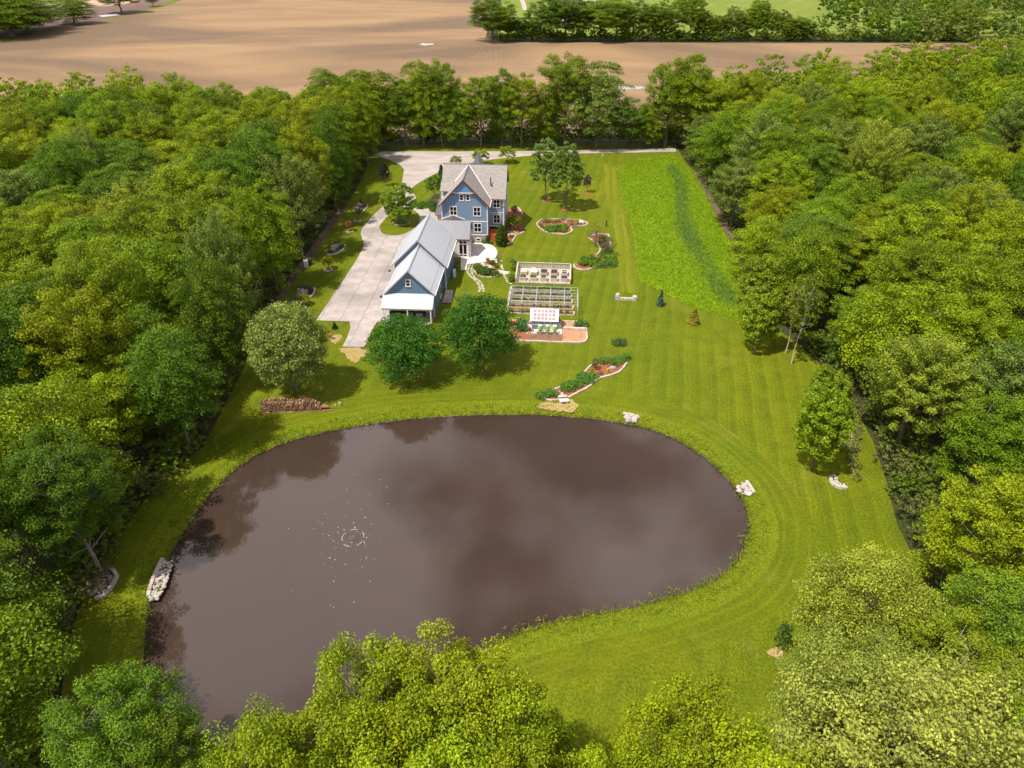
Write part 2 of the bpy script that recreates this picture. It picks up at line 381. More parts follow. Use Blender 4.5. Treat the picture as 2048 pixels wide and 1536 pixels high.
def sheet(name, outer, z, m, holes=()):
    bm = bmesh.new(); es = []
    for loop in [outer, *holes]:
        vs = [bm.verts.new((x, y, z)) for x, y in loop]
        es += [bm.edges.new((vs[i], vs[(i+1) % len(vs)])) for i in range(len(vs))]
    bmesh.ops.triangle_fill(bm, use_beauty=True, edges=es)
    for f in bm.faces:
        f.normal_update()
        if f.normal.z < 0: f.normal_flip()
    me = bpy.data.meshes.new(name); bm.to_mesh(me); bm.free(); me.materials.append(M[m]); return link(name, me)
def resample(p, step, closed=False):
    q = p+[p[0]] if closed else p; out = [q[0]]; acc = 0
    for a, b in zip(q, q[1:]):
        d = math.dist(a, b)
        while acc+d >= step:
            t = (step-acc)/d; a = (a[0]+(b[0]-a[0])*t, a[1]+(b[1]-a[1])*t); out.append(a); d = math.dist(a, b); acc = 0
        acc += d
    return out

# ------------------------------------------------------------------ pond outline
POND_PX = [(290, 1330), (299, 1220), (328, 1140), (365, 1070), (410, 1000), (470, 940), (522, 906), (590, 880), (660, 863), (740, 849), (830, 838), (930, 832), (1020, 830), (1100, 832), (1180, 838), (1260, 850), (1330, 870), (1392, 903), (1442, 946), (1476, 985), (1495, 1030), (1497, 1070), (1480, 1110), (1440, 1150), (1390, 1176), (1330, 1196), (1250, 1216), (1150, 1235), (1080, 1252), (1000, 1280), (925, 1330), (850, 1390), (750, 1440), (600, 1490), (450, 1492), (378, 1466), (335, 1430), (303, 1385)]
POND = ccw(catmull(px(POND_PX, -.3), 5))
def offset(p, d):
    n = len(p); out = []
    for i in range(n):
        a, b = p[i-1], p[(i+1) % n]; tx, ty = b[0]-a[0], b[1]-a[1]; L = math.hypot(tx, ty) or 1
        out.append((p[i][0]+ty/L*d, p[i][1]-tx/L*d))
    return out
def ponddist(x, y):
    a = POND_NP-np.array([x, y]); return float(np.sqrt((a*a).sum(1).min()))
POND_NP = np.array(POND)

LAWN_PX = [(100, 1620), (140, 1330), (190, 1220), (240, 1110), (330, 1000), (400, 905), (455, 800), (505, 700), (550, 610), (600, 545), (640, 482), (700, 400), (722, 360), (735, 330), (745, 312), (745, 289), (1000, 287), (1350, 286), (1365, 315), (1392, 350), (1425, 410), (1478, 520), (1500, 620), (1600, 690), (1690, 780), (1745, 880), (1772, 960), (1795, 1050), (1860, 1180), (1930, 1290), (2030, 1400), (2160, 1500), (2300, 1620)]
LAWN = ccw(px(LAWN_PX))

# ------------------------------------------------------------------ setting
hole = offset(POND, 3.2)
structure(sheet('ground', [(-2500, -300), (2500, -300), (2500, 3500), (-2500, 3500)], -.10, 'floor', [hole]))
structure(sheet('lawn', LAWN, 0, 'lawn', [hole]))
mb = MB(); ds = [(-.6, -1.0), (.22, -.31), (.34, -.22), (.9, -.10), (1.8, -.02), (3.4, .014), (3.9, .010)]
loops = [offset(POND, d) for d, _ in ds]; n = len(POND)
vs = [(x, y, z) for (d, z), L in zip(ds, loops) for x, y in L]
mb.add(vs, [(i*n+k, i*n+(k+1) % n, (i+1)*n+(k+1) % n, (i+1)*n+k)[::-1] for i in range(1, len(ds)-1) for k in range(n)])
structure(obj('pond_bank', mb, 'bank'))
mb = MB().add(vs, [(k, (k+1) % n, n+(k+1) % n, n+k)[::-1] for k in range(n)]); structure(obj('muddy_shore', mb, 'mud'))
t = NT('mown ring'); uvn = t.n.new('ShaderNodeUVMap').outputs[0]; sp_ = t.n.new('ShaderNodeSeparateXYZ'); t.l.new(uvn, sp_.inputs[0]); yy_ = t.ma('ADD', sp_.outputs[1], t.ma('MULTIPLY', t.noise(.09, 3), 1.6))
k_ = t.ma('ADD', t.ma('MULTIPLY', t.mr(t.ma('SINE', t.ma('MULTIPLY', yy_, 5.0)), .3, 1, 0, 1), t.mr(t.noise(.05, 3), .38, .6, .02, .22)), t.mr(t.noise(3.5, 6, .72), .3, .7, .60, 1.40)); kk_ = t.n.new('ShaderNodeCombineColor'); [t.l.new(k_, kk_.inputs[i]) for i in range(3)]
c_ = t.mix(t.mr(t.noise(.06, 4, .6), .38, .62, 0, 1), LG2, LG1); c_ = t.mix(t.mr(t.noise(.35, 4), .45, .75, 0, .7), c_, LG3); c_ = t.mix(t.mr(t.noise(.10, 5, .65), .55, .78, 0, .3), c_, (.21, .17, .035)); t.bump(t.noise(3.5, 6, .72), .75, .12); M['ring'] = t.fin(t.mix(1, c_, kk_.outputs[0], 'MULTIPLY'), .95, .1)
mb = MB(); L0, L1 = offset(POND, 3.0), offset(POND, 6.4)
for k in range(n): j = (k+1) % n; mb.add([(*L0[k], .016), (*L0[j], .016), (*L1[j], .014), (*L1[k], .014)], [(3, 2, 1, 0)], [[(k, 3.4), (k+1, 3.4), (k+1, 0), (k, 0)]])
structure(obj('mown_ring', mb, 'ring'))
structure(sheet('pond_water', offset(POND, .2), -.36, 'water'))
structure(sheet('pond_bed', offset(POND, -.4), -1.2, 'dirt'))
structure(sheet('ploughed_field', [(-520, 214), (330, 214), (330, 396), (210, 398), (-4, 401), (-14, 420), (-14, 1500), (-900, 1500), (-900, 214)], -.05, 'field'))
structure(sheet('pasture', [(-8, 424), (700, 424), (700, 1500), (-8, 1500)], -.04, 'pasture'))
gv = catmull(px([(-60, 97), (90, 55), (160, 47), (250, 28), (330, 6), (380, -20)]), 6, False)
structure(sheet('grass_verge', gv+[(x+5, y+16) for x, y in gv[::-1]], -.02, 'verge'))
gv2 = [(x+2.5, y+8) for x, y in gv]
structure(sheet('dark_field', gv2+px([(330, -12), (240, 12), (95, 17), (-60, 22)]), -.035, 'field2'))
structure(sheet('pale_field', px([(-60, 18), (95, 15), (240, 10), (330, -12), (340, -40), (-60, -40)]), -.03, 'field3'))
structure(sheet('farm_lane', px([(1036, -8), (1042, 6), (1046, 20), (1054, 20), (1051, 6), (1046, -8)]), -.02, 'gravel'))
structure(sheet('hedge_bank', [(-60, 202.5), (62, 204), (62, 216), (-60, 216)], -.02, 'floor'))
GRAVEL = px([(1352, 297), (1200, 299.5), (1050, 302.5), (900, 303), (764, 303), (748, 309), (782, 321.5), (799, 329), (808, 338.5), (806, 353), (804, 366), (795, 382), (776, 405), (800, 405), (825, 384), (821, 378), (835, 367.6), (854, 356), (876, 345), (890, 338), (930, 328), (971, 320.8), (1000, 317), (1060, 311.5), (1140, 307.5), (1352, 303.5)])
structure(sheet('gravel_drive', ccw(GRAVEL), .03, 'gravel'))
MEADOW = ccw(px([(1234, 338), (1251, 330), (1280, 317), (1345, 309), (1362, 324), (1388, 343), (1405, 374), (1427, 420), (1463, 495), (1480, 530), (1492, 620), (1480, 648), (1454, 639), (1427, 627), (1374, 610), (1333, 589), (1304, 575), (1279, 564), (1272, 519), (1267, 471), (1256, 425), (1242, 386)]))
structure(sheet('meadow', MEADOW, .03, 'meadow'))
structure(sheet('dirt_edge', ccw(px([(1384, 338), (1395, 360), (1415, 398), (1440, 445), (1470, 505), (1482, 505), (1452, 440), (1425, 390), (1402, 350)])), .05, 'dirt'))
structure(sheet('wood_edge_soil', ccw(px([(590, 540), (640, 470), (690, 400), (700, 402), (650, 478), (604, 545), (555, 612), (540, 612)])), .02, 'dirt'))
for nm, pl in (('straw_patch', [(1072, 812), (1085, 806), (1100, 805), (1120, 806), (1138, 798), (1150, 803), (1158, 812), (1148, 822), (1125, 824), (1105, 820), (1090, 818)]), ('straw_patch', [(678, 696), (732, 697), (738, 705), (722, 716), (712, 727), (700, 718), (688, 708)]), ('straw_patch', [(1536, 1300), (1548, 1294), (1562, 1298), (1566, 1308), (1556, 1314), (1542, 1312)]), ('straw_patch', [(664, 672), (676, 668), (682, 676), (672, 688), (662, 684)])):
    structure(sheet(nm, [(x+random.uniform(-.22, .22), y+random.uniform(-.22, .22)) for x, y in resample(ccw(catmull(px(pl), 4)), .45, True)], .025, 'straw'))
for nm, pl in (('puddle', [(838, 89), (846, 86), (852, 87), (866, 86.5), (868, 89), (858, 90), (850, 91)]), ('puddle', [(1226, 174), (1250, 172), (1292, 173), (1290, 178), (1240, 179)]), ('puddle', [(196, 31), (232, 28), (240, 30), (205, 34)])):
    structure(sheet(nm, ccw(px(pl)), 0.0, 'puddle'))

M['track'] = grass_mat('worn mown track', (.112, .132, .005), (.130, .138, .006), (.095, .118, .005), (R(6), .9, .20), .6, 3)
trk = catmull(px([(1203, 325), (1212, 380), (1222, 430), (1232, 480), (1238, 530), (1243, 585)]), 5, False)+catmull(px([(1272, 585), (1264, 530), (1258, 480), (1247, 430), (1238, 380), (1230, 335)]), 5, False)
structure(sheet('mown_track', [(x+random.uniform(-.3, .3), y+random.uniform(-.3, .3)) for x, y in resample(ccw(trk), .8, True)], .012, 'track'))
# concrete driveway of slabs
def clip(poly, x0, x1, y0, y1):
    for ax, lim, sg in ((0, x0, 1), (0, x1, -1), (1, y0, 1), (1, y1, -1)):
        out = []
        for i in range(len(poly)):
            a, b = poly[i-1], poly[i]; ia = (a[ax]-lim)*sg >= 0; ib = (b[ax]-lim)*sg >= 0
            if ia != ib: t = (lim-a[ax])/(b[ax]-a[ax]); out.append((a[0]+(b[0]-a[0])*t, a[1]+(b[1]-a[1])*t))
            if ib: out.append(b)
        poly = out
        if len(poly) < 3: return []
    return poly
def slabs(name, poly, ang, cell, m, z, slabname='concrete_slab', org=(0, 0)):
    poly = ccw(poly); base = structure(sheet(name, poly, z, 'joint')); ca, sa = math.cos(ang), math.sin(ang)
    loc = [((x-org[0])*ca-(y-org[1])*sa, (x-org[0])*sa+(y-org[1])*ca) for x, y in poly]
    xs = [p[0] for p in loc]; ys = [p[1] for p in loc]
    for i in range(math.floor(min(xs)/cell), math.ceil(max(xs)/cell)):
        for j in range(math.floor(min(ys)/cell), math.ceil(max(ys)/cell)):
            q = clip(loc, i*cell+.022, (i+1)*cell-.022, j*cell+.022, (j+1)*cell-.022)
            if len(q) < 3 or abs(area(q)) < .05: continue
            w = [(x*ca+y*sa+org[0], -x*sa+y*ca+org[1]) for x, y in q]
            cxm = sum(p[0] for p in w)/len(w); cym = sum(p[1] for p in w)/len(w)
            obj(slabname, MB().prism([(x-cxm, y-cym) for x, y in w], 0, .06), m, base, loc=(cxm, cym, z+.004+random.uniform(0, .008)))
    return base
DRIVE = px([(633, 641.5), (712, 522.6), (725, 499), (728, 489), (725, 480), (721, 468), (724, 458), (731.5, 447), (747, 431), (760, 419), (776, 405), (800, 405), (825, 384), (832, 395), (828, 408), (835, 410), (847, 415), (864, 414), (868, 423), (875, 436), (884, 470), (880, 560), (862, 648), (754, 645), (743.6, 662), (730, 695), (685, 694), (695, 675), (701, 656), (699, 643.6)])
slabs('driveway', DRIVE, R(3.5), 3.4, 'concrete', .035)
ISL = ccw(catmull(px([(759, 455), (765, 467), (781, 471.5), (802, 470), (822, 461.5), (835, 452), (840, 437), (835, 426.5), (821, 419.5), (806, 417), (787, 420), (773, 436), (763, 448)]), 3))
b_ = MB().prism(ISL, .04, .15); structure(obj('lawn_island', b_, 'lawn'))
z3 = lambda x, y: (930+x/15.36, 480+y/15.36)
PATIO = px([z3(*p) for p in [(-130, 930), (40, 925), (75, 745), (330, 725), (560, 700), (800, 640), (930, 560), (985, 450), (1000, 390), (975, 310), (900, 215), (780, 155), (640, 120), (500, 100), (240, 90), (60, 60), (-130, 200)]])
slabs('patio', PATIO, R(3.5), 2.6, 'patio', .03)
STOOP = px([(884, 606.5), (903, 607), (906.5, 581), (892, 581)]); slabs('side_stoop', STOOP, R(3.5), 2.2, 'concrete', .05)

# ------------------------------------------------------------------ wall frames
class Wall:
    "box helper along a wall: s along it, d outwards, z up"
    def __init__(s, u, v, du, dv): s.u, s.v, s.du, s.dv = u, v, du, dv
    def pt(s, a, d, z): return (s.u+s.du*a+s.dv*d, s.v+s.dv*a-s.du*d, z)
    def box(s, mb, a0, a1, z0, z1, d0, d1):
        v = [s.pt(a, d, z) for z in (z0, z1) for a, d in ((a0, d1), (a1, d1), (a1, d0), (a0, d0))]
        return mb.add(v, [(0, 3, 2, 1), (4, 5, 6, 7), (0, 1, 5, 4), (1, 2, 6, 5), (2, 3, 7, 6), (3, 0, 4, 7)])
    def poly(s, mb, pts, d0, d1):
        n = len(pts); v = [s.pt(a, d1, z) for a, z in pts]+[s.pt(a, d0, z) for a, z in pts]
        return mb.add(v, [tuple(range(n)), tuple(range(2*n-1, n-1, -1))]+[(n+i, n+(i+1) % n, (i+1) % n, i) for i in range(n)])
    def lap(s, mb, z0, z1, edges, h=.2):
        "lap siding courses; edges(z) -> list of spans"
        z = z0
        while z < z1-.02:
            zt = min(z+h, z1)
            for (a, b), (c, d) in zip(edges(z+.001), edges(zt-.001)):
                if b-a < .05: continue
                c = max(c, a) if c < d else a; d = min(d, b) if d > c else c+.02
                v = [s.pt(a, .055, z), s.pt(b, .055, z), s.pt(d, .02, zt), s.pt(c, .02, zt), s.pt(a, .006, z), s.pt(b, .006, z)]
                mb.add(v, [(0, 1, 2, 3), (4, 5, 1, 0)])
            z = zt
def window(par, w, a0, a1, z0, z1, cols=2, rows=2, frame='white', tr=.13, out=.10):
    fr = MB(); w.box(fr, a0-tr*.3, a1+tr*.3, z0-.02, z0+tr, 0, out+.03); w.box(fr, a0, a1, z1-tr, z1, 0, out)
    w.box(fr, a0, a0+tr, z0+tr, z1-tr, 0, out); w.box(fr, a1-tr, a1, z0+tr, z1-tr, 0, out)
    gw = (a1-a0-2*tr); gh = z1-z0-2*tr
    f = obj('window', fr, frame, par)
    for i in range(1, cols): x = a0+tr+gw*i/cols; obj('mullion', w.box(MB(), x-.05, x+.05, z0+tr, z1-tr, 0, out-.005), frame, f)
    for j in range(1, rows):
        z = z0+tr+gh*j/rows
        obj('rail', w.box(MB(), a0+tr, a1-tr, z-.035, z+.035, 0, out-.012), frame, f)
    for i in range(cols):
        for j in range(rows):
            obj('pane', w.box(MB(), a0+tr+gw*i/cols+.03, a0+tr+gw*(i+1)/cols-.03, z0+tr+gh*j/rows+.02, z0+tr+gh*(j+1)/rows-.02, 0, .066+.004*((i+j) % 2)), 'glass', f)
    return f

# ------------------------------------------------------------------ house
HO = (-4.83, 134.6); YAW = R(-3.5)
house = thing('house', 'tall blue lap-sided house with grey shingle roof and a steep maroon-edged gable', 'house', (*HO, 0), YAW)
EZ, AZ = 7.5, 12.75; SL = (AZ-EZ)/5.0
wS = Wall(-9, 0, 1, 0); wE = Wall(0, 0, 0, 1); wM = Wall(0, 4.2, 1, 0); wME = Wall(2.9, 4.2, 0, 1); wW = Wall(-9, 4.2, 0, -1)
core = MB(); gz = lambda a: EZ+.45+(min(a, 9-a))*SL-.25
wS.poly(core, [(0, 1.45), (9, 1.45), (9, gz(9)), (4.5, gz(4.5)), (0, gz(0))], -.25, 0)
core.box(-9, -8.75, .25, 4.5, 1.45, 7.7); core.box(-.25, 0, .25, 4.2, 1.45, 7.7)
core.box(-.25, 2.9, 4.2, 4.45, 1.9, 7.7); core.box(2.65, 2.9, 4.45, 14.8, 0, 7.7); core.box(-9.2, -8.95, 4.5, 14.8, 0, 7.7); core.box(-9.2, 2.9, 14.55, 14.8, 0, 7.7)
me_ = 9.5
for u0, u1 in ((2.65, 2.9), (-9.2, -8.95)):
    core.add([(u, v, z) for u in (u0, u1) for v, z in ((4.2, 7.7), (14.8, 7.7), (9.5, 12.45))], [(0, 1, 2), (5, 4, 3), (0, 2, 5, 3), (1, 4, 5, 2), (0, 3, 4, 1)])
obj('wall', core, 'blue', house)
fd = MB(); wS.box(fd, 0, 9, -.1, 1.45, -.25, .02); fd.box(-9, -8.8, 0, 4.5, -.1, 1.45); fd.box(-.2, .02, .02, 4.2, -.1, 1.45); obj('foundation', fd, 'foundation', house)
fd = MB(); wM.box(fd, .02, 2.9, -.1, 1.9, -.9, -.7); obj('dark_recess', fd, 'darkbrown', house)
sd = MB()
def spans(z, lo, hi, holes): # split a course round window openings
    out = [(lo, hi)]
    for a, b, z0, z1 in holes:
        if z0 < z < z1: out = [q for s_ in out for q in ((s_[0], min(s_[1], a)), (max(s_[0], b), s_[1])) if q[1]-q[0] > .05] if any(s_[0] < a < s_[1] for s_ in out) else out
    return out
WIN = [(1.58, 3.06, 5.45, 7.32), (6.21, 7.73, 5.42, 7.32), (6.24, 7.81, 2.12, 4.03), (3.59, 4.44, 8.45, 9.80), (4.85, 5.71, 8.48, 9.82)]
def gab(z):
    m = 0 if z < gz(0) else (z-gz(0))/SL
    return [(m, 9-m)]
wS.lap(sd, 1.7, 4.23, lambda z: [(0, 9)]); wS.lap(sd, 4.46, 10.05, gab)
wM.lap(sd, 1.95, 4.6, lambda z: [(.05, 2.8)]); wM.lap(sd, 4.76, 7.6, lambda z: [(.05, 2.8)])
wE.lap(sd, 1.7, 7.6, lambda z: [(0, 4.1)]); wME.lap(sd, .6, 7.6, lambda z: [(0, 10.4)])
wME.lap(sd, 7.6, 12.2, lambda z: [((z-7.6)*1.1, 10.4-(z-7.6)*1.1)])
o = obj('siding', sd, 'blue', house); o['kind'] = 'stuff'
pk = MB(); wS.poly(pk, [(4.5-2.35, 10.2), (4.5+2.35, 10.2), (4.5, 12.55)], 0, .34); ob = obj('gable_panel', pk, 'bluelight', house)
rows = MB(); z = 10.22
while z < 12.3:
    hw = (12.5-z)/2.35*2.3; k = int(hw*2/.28)+1
    for i in range(k):
        a = 4.5-hw+i*.28+(.14 if int(z*10) % 2 else 0)
        if a+.26 < 4.5+hw: wS.box(rows, a+.01, a+.26, z, z+.19, .341, .37)
    z += .2
o = obj('gable_shingle', rows, 'bluelight', ob); o['kind'] = 'stuff'
tr = MB(); wS.box(tr, -.05, 9.05, 1.47, 1.69, 0, .10); wS.box(tr, 0, 9, 4.24, 4.45, 0, .09); wS.box(tr, -.06, .12, 1.70, 7.7, 0, .085); wS.box(tr, 8.88, 9.06, 1.70, 7.7, 0, .085)
wM.box(tr, 0, 2.95, 4.6, 4.75, 0, .09); wM.box(tr, 0, 2.95, 1.79, 1.94, 0, .10); wM.box(tr, 2.78, 2.96, 1.95, 7.6, 0, .085); wE.box(tr, -.02, .16, 1.70, 7.6, 0, .075); wE.box(tr, 4.0, 4.14, 1.7, 7.6, 0, .09)
wME.box(tr, 0, .18, .3, 7.6, 0, .08); wME.box(tr, 10.2, 10.4, .3, 7.6, 0, .08); wME.box(tr, .18, 10.2, 4.5, 4.7, 0, .09)
obj('trim', tr, 'white', house); obj('frieze', wS.box(MB(), 2.05, 6.95, 10.02, 10.19, 0, .40), 'white', house)
for a in (2.6, 4.5, 6.4): obj('bracket', wS.poly(MB(), [(a-.12, 9.75), (a+.12, 9.75), (a+.16, 10.015), (a-.16, 10.015)], .06, .34), 'maroon', house)
for i, (a0, a1, z0, z1) in enumerate(WIN): window(house, wS, a0, a1, z0, z1, 1 if i > 2 else 2, 2)
window(house, wM, .75, 2.23, 5.7, 7.42); window(house, wM, .74, 2.24, 2.47, 4.35)
for a in (1.2, 5, 7.5):
    for z0 in (5.6, 2.5): window(house, wME, a, a+1.3, z0, z0+1.8)
window(house, Wall(-9, -.02, 1, 0), 6.6, 7.57, .22, .89, 1, 1)
def roof(par, pts, m, t=.16, name='roof'): return obj(name, MB().slab(pts, t), m, par)
mz = lambda v: 7.62+(v-3.7)*(AZ+.05-7.62)/5.8
vv_ = 3.7+(EZ-7.62)/((AZ+.05-7.62)/5.8)
r1 = roof(house, [(-4.5, -.6, AZ), (.5, -.6, EZ), (.5, vv_, EZ), (-4.5, 9.44, AZ)], 'shingle')
r2 = roof(house, [(-4.5, -.6, AZ), (-9.5, -.6, EZ), (-9.5, vv_, EZ), (-4.5, 9.44, AZ)], 'shingle')
# main roof, cut at the valleys
zc = lambda u: AZ-abs(u+4.5)*SL
roof(house, [(3.36, 3.7, 7.62), (3.36, 9.5, AZ+.05), (-4.5, 9.5, AZ+.05), (.45, 3.76, 7.62+.05)], 'shingle')
roof(house, [(-9.7, 3.7, 7.62), (-9.7, 9.5, AZ+.05), (-4.5, 9.5, AZ+.05), (-9.45, 3.76, 7.62+.05)], 'shingle')
roof(house, [(3.36, 15.3, 7.62), (3.36, 9.5, AZ+.05), (-9.7, 9.5, AZ+.05), (-9.7, 15.3, 7.62)], 'shingle')
for sgn in (1, -1):
    vl = MB().tube([(-4.5+sgn*4.95, vv_+.02, EZ+.03), (-4.5, 9.42, AZ+.03)], .09, 4); obj('valley_flashing', vl, 'white', house)
    bb = MB(); bb.add([(-4.5, -.62, AZ+.02), (-4.5, -.62, AZ-.27), (-4.5+sgn*5.03, -.62, EZ-.28), (-4.5+sgn*5.03, -.62, EZ+.0), (-4.5, -.70, AZ+.02), (-4.5, -.70, AZ-.27), (-4.5+sgn*5.03, -.70, EZ-.28), (-4.5+sgn*5.03, -.70, EZ)], [(0, 1, 2, 3), (4, 5, 6, 7), (0, 3, 7, 4), (1, 2, 6, 5), (2, 3, 7, 6)]); obj('bargeboard', bb, 'maroon', house)
obj('gutter', MB().box(.5, .62, -.6, vv_, EZ-.14, EZ-.02), 'white', house); obj('gutter', MB().box(.62, 3.4, 3.55, 3.68, 7.44, 7.58), 'terracotta', house)
obj('ridge_cap', MB().box(-9.7, 3.36, 9.40, 9.60, AZ-.02, AZ+.09), 'seammetal', house); obj('ridge_cap', MB().box(-4.6, -4.4, -.6, 9.35, AZ-.08, AZ+.04), 'seammetal', house)
obj('vent_pipe', MB().tube([(.2, 6, 9.6), (.2, 6, 11.2)], .1, 8), 'black', house); obj('vent_pipe', MB().tube([(.5, 5.8, 9.3), (.5, 5.8, 9.8)], .12, 8), 'black', house)
# west dormer
dm = MB(); dm.box(-9.05, -6.5, 3.4, 6.6, 8.0, 9.4); obj('dormer_wall', dm, 'blue', house)
roof(house, [(-9.6, 5, 10.6), (-5.9, 5, 10.6), (-6.9, 3.0, 9.25), (-9.6, 3.0, 9.25)], 'shingle', .13); roof(house, [(-9.6, 5, 10.6), (-5.9, 5, 10.6), (-6.9, 7.0, 9.25), (-9.6, 7.0, 9.25)], 'shingle', .13)
# west entry porch
pw = MB(); pw.box(-11.0, -9.25, 7.2, 11.6, 0, 2.7); obj('porch_wall', pw, 'cream', house); roof(house, [(-11.5, 6.6, 2.95), (-9.05, 6.6, 2.95), (-9.25, 12, 4.6), (-11.5, 12, 4.6)], 'seammetal', .1, 'porch_roof')
window(house, Wall(-11, 7.2, 1, 0), .5, 1.4, 1.3, 2.3, 1, 1)
# turret behind the ridge
obj('turret', MB().lathe([(1.5, 0), (1.5, 9.6)], 10, (-3.2, 15.6, 0)), 'blue', house); obj('spire', MB().lathe([(1.9, 9.4), (.05, 13.4)], 10, (-3.2, 15.6, 0)), 'seammetal', house)

# link + sunroom between house and garage
sun = thing('sunroom_link', 'glazed cream sunroom with grey standing-seam roof joining the blue house and garage', 'sunroom', (*HO, 0), YAW)
w1 = Wall(-8.7, -7.8, 1, 0); w2 = Wall(-2.95, -7.8, 0, 1)
c_ = MB(); c_.box(-8.7, -2.95, -7.79, -7.6, 0, 3.75); c_.box(-3.1, -2.95, -7.6, -2.8, 0, 3.75); c_.box(-8.7, -2.95, -2.95, -2.8, 0, 3.75); obj('wall', c_, 'cream', sun)
ge = MB(); w2.poly(ge, [(0, 3.7), (5, 3.7), (2.5, 6.1)], -.12, 0); obj('gable_end', ge, 'cream', sun)
roof(sun, [(-8.9, -8.15, 3.80), (-2.65, -8.15, 3.80), (-2.65, -5.3, 6.42), (-8.9, -5.3, 6.42)], 'seammetal', .1); roof(sun, [(-8.9, -2.45, 3.80), (-2.65, -2.45, 3.80), (-2.65, -5.3, 6.42), (-8.9, -5.3, 6.42)], 'seammetal', .1)
sm = MB()
for i in range(14):
    u = -8.75+i*.46; sm.add([(u+a, v, z+dz) for a in (-.025, .025) for v, z in ((-8.14, 3.81), (-5.31, 6.425)) for dz in (0, .06)], [(0, 1, 3, 2), (4, 6, 7, 5), (1, 5, 7, 3)])
o = obj('roof_seam', sm, 'seammetal', sun); o['kind'] = 'stuff'
roof(sun, [(-6.8, .0, 5.5), (-6.8, -5.0, 5.5), (-4.5, -5.0, 4.6), (-4.5, 0, 4.6)], 'darkmetal', .1); roof(sun, [(-6.8, .0, 5.5), (-6.8, -5.0, 5.5), (-9.1, -5.0, 4.6), (-9.1, 0, 4.6)], 'darkmetal', .1)
for sg in (1, -1): obj('flashing', MB().tube([(-6.8, -.08, 5.6), (-6.8+sg*2.35, -.08, 4.68)], .10, 4), 'white', sun)
lk = MB(); lk.box(-8.9, -4.7, -2.8, -.02, 0, 4.55); obj('link_wall', lk, 'cream', sun)
for a in (3.95, 4.72): # french doors
    d = MB(); 
    for (p, q, zz0, zz1) in ((0, .08, .12, 2.75), (.62, .70, .12, 2.75), (.08, .62, .12, .3), (.08, .62, .62, .72), (.08, .62, 2.62, 2.75)): w1.box(d, a+p, a+q, zz0, zz1, .0, .07)
    dd = obj('door', d, 'white', sun); obj('pane', w1.box(MB(), a+.08, a+.62, .72, 2.62, 0, .02), 'glass', dd); obj('pane', w1.box(MB(), a+.08, a+.62, .3, .62, 0, .024), 'glass', dd)
    window(sun, w1, a, a+.7, 2.82, 3.40, 1, 1, tr=.07)
tr = MB(); w1.box(tr, 3.62, 3.93, 0, 3.6, 0, .12); w1.box(tr, 5.46, 5.76, 0, 3.6, 0, .12); w1.box(tr, 3.93, 5.46, 3.42, 3.62, 0, .11); obj('trim', tr, 'white', sun)
for a in (.5, 2.0, 3.5): window(sun, w2, a, a+1.1, .6, 3.2, 1, 2, 'white', .1)
obj('downpipe', MB().tube([(-2.6, -8.05, .1), (-2.6, -8.05, 3.7)], .06, 6), 'white', sun); obj('fascia', MB().box(-4.9, -2.62, -8.25, -8.15, 3.6, 3.76), 'maroon', sun)
obj('corner_post', MB().box(-2.94, -2.78, -4.7, -4.5, 0, 3.7), 'cream', sun)

# red deck stair
dk = thing('deck_stair', 'orange-red stained wooden stair box between blue house and tall cedar', 'stair', (HO[0]+.25, HO[1]+.35, 0), YAW)
for i in range(4): obj('board', MB().box(.02+i*.19, .19+i*.19, 0, .05, 0, 1.55), 'deckred', dk)
for i in range(4): obj('board', MB().box(.82+i*.2, 1.01+i*.2, -.25, -.2, 0, 1.45-.0*i), 'deckred', dk)
obj('landing', MB().box(0, 1.7, .05, 3.2, 1.42, 1.5), 'deckred', dk); obj('handrail', MB().box(0, .8, -.04, .08, 1.56, 1.63), 'deckred', dk); obj('post', MB().box(.79, .88, -.22, -.05, 0, 1.65), 'deckred', dk)
obj('post', MB().box(1.95, 2.07, 3.2, 3.32, 0, 2.2), 'deckred', dk); obj('mail_slot', MB().box(.15, .65, -.03, -.01, 1.2, 1.33), 'black', dk)

# ------------------------------------------------------------------ garage
BO = (-12.63, 102.69)
gar = thing('garage', 'long blue board-and-batten garage with two stepped pale metal roofs and a front porch', 'garage', (*BO, 0), YAW)
gc = MB()
g0 = Wall(-7.5, 0, 1, 0); gE = Wall(0, 0, 0, 1); gU = Wall(-8.3, 10.4, 1, 0); gUE = Wall(.4, 10.4, 0, 1)
LE, LR, UE, UR = 4.30, 8.38, 4.45, 9.23
g0.box(gc, 0, 1.75, .05, 3.0, -.18, 0); g0.box(gc, 6.2, 7.5, .05, 3.0, -.18, 0); lz = lambda a: LE+.3+min(a, 7.5-a)*(LR-LE)/4.1-.28
g0.poly(gc, [(0, 3.0), (7.5, 3.0), (7.5, lz(0)), (3.75, lz(3.75)), (0, lz(0))], -.18, 0)
gc.box(-.18, 0, .18, 10.4, .05, 4.5); gc.box(-7.5, -7.32, .18, 10.4, .05, 4.5)
uz_ = lambda a: UE+.35+min(a, 8.7-a)*(UR-UE)/4.85-.3
gU.poly(gc, [(0, .05), (8.7, .05), (8.7, uz_(0)), (4.35, uz_(4.35)), (0, uz_(0))], -.2, 0)
gc.box(.2, .4, 10.6, 22, .05, 4.7); gc.box(-8.3, -8.1, 10.6, 22, .05, 4.7); Wall(.4, 22, -1, 0).poly(gc, [(0, .05), (8.7, .05), (8.7, uz_(0)), (4.35, uz_(4.35)), (0, uz_(0))], -.2, 0)
obj('wall', gc, 'barnblue', gar)
bt = MB()
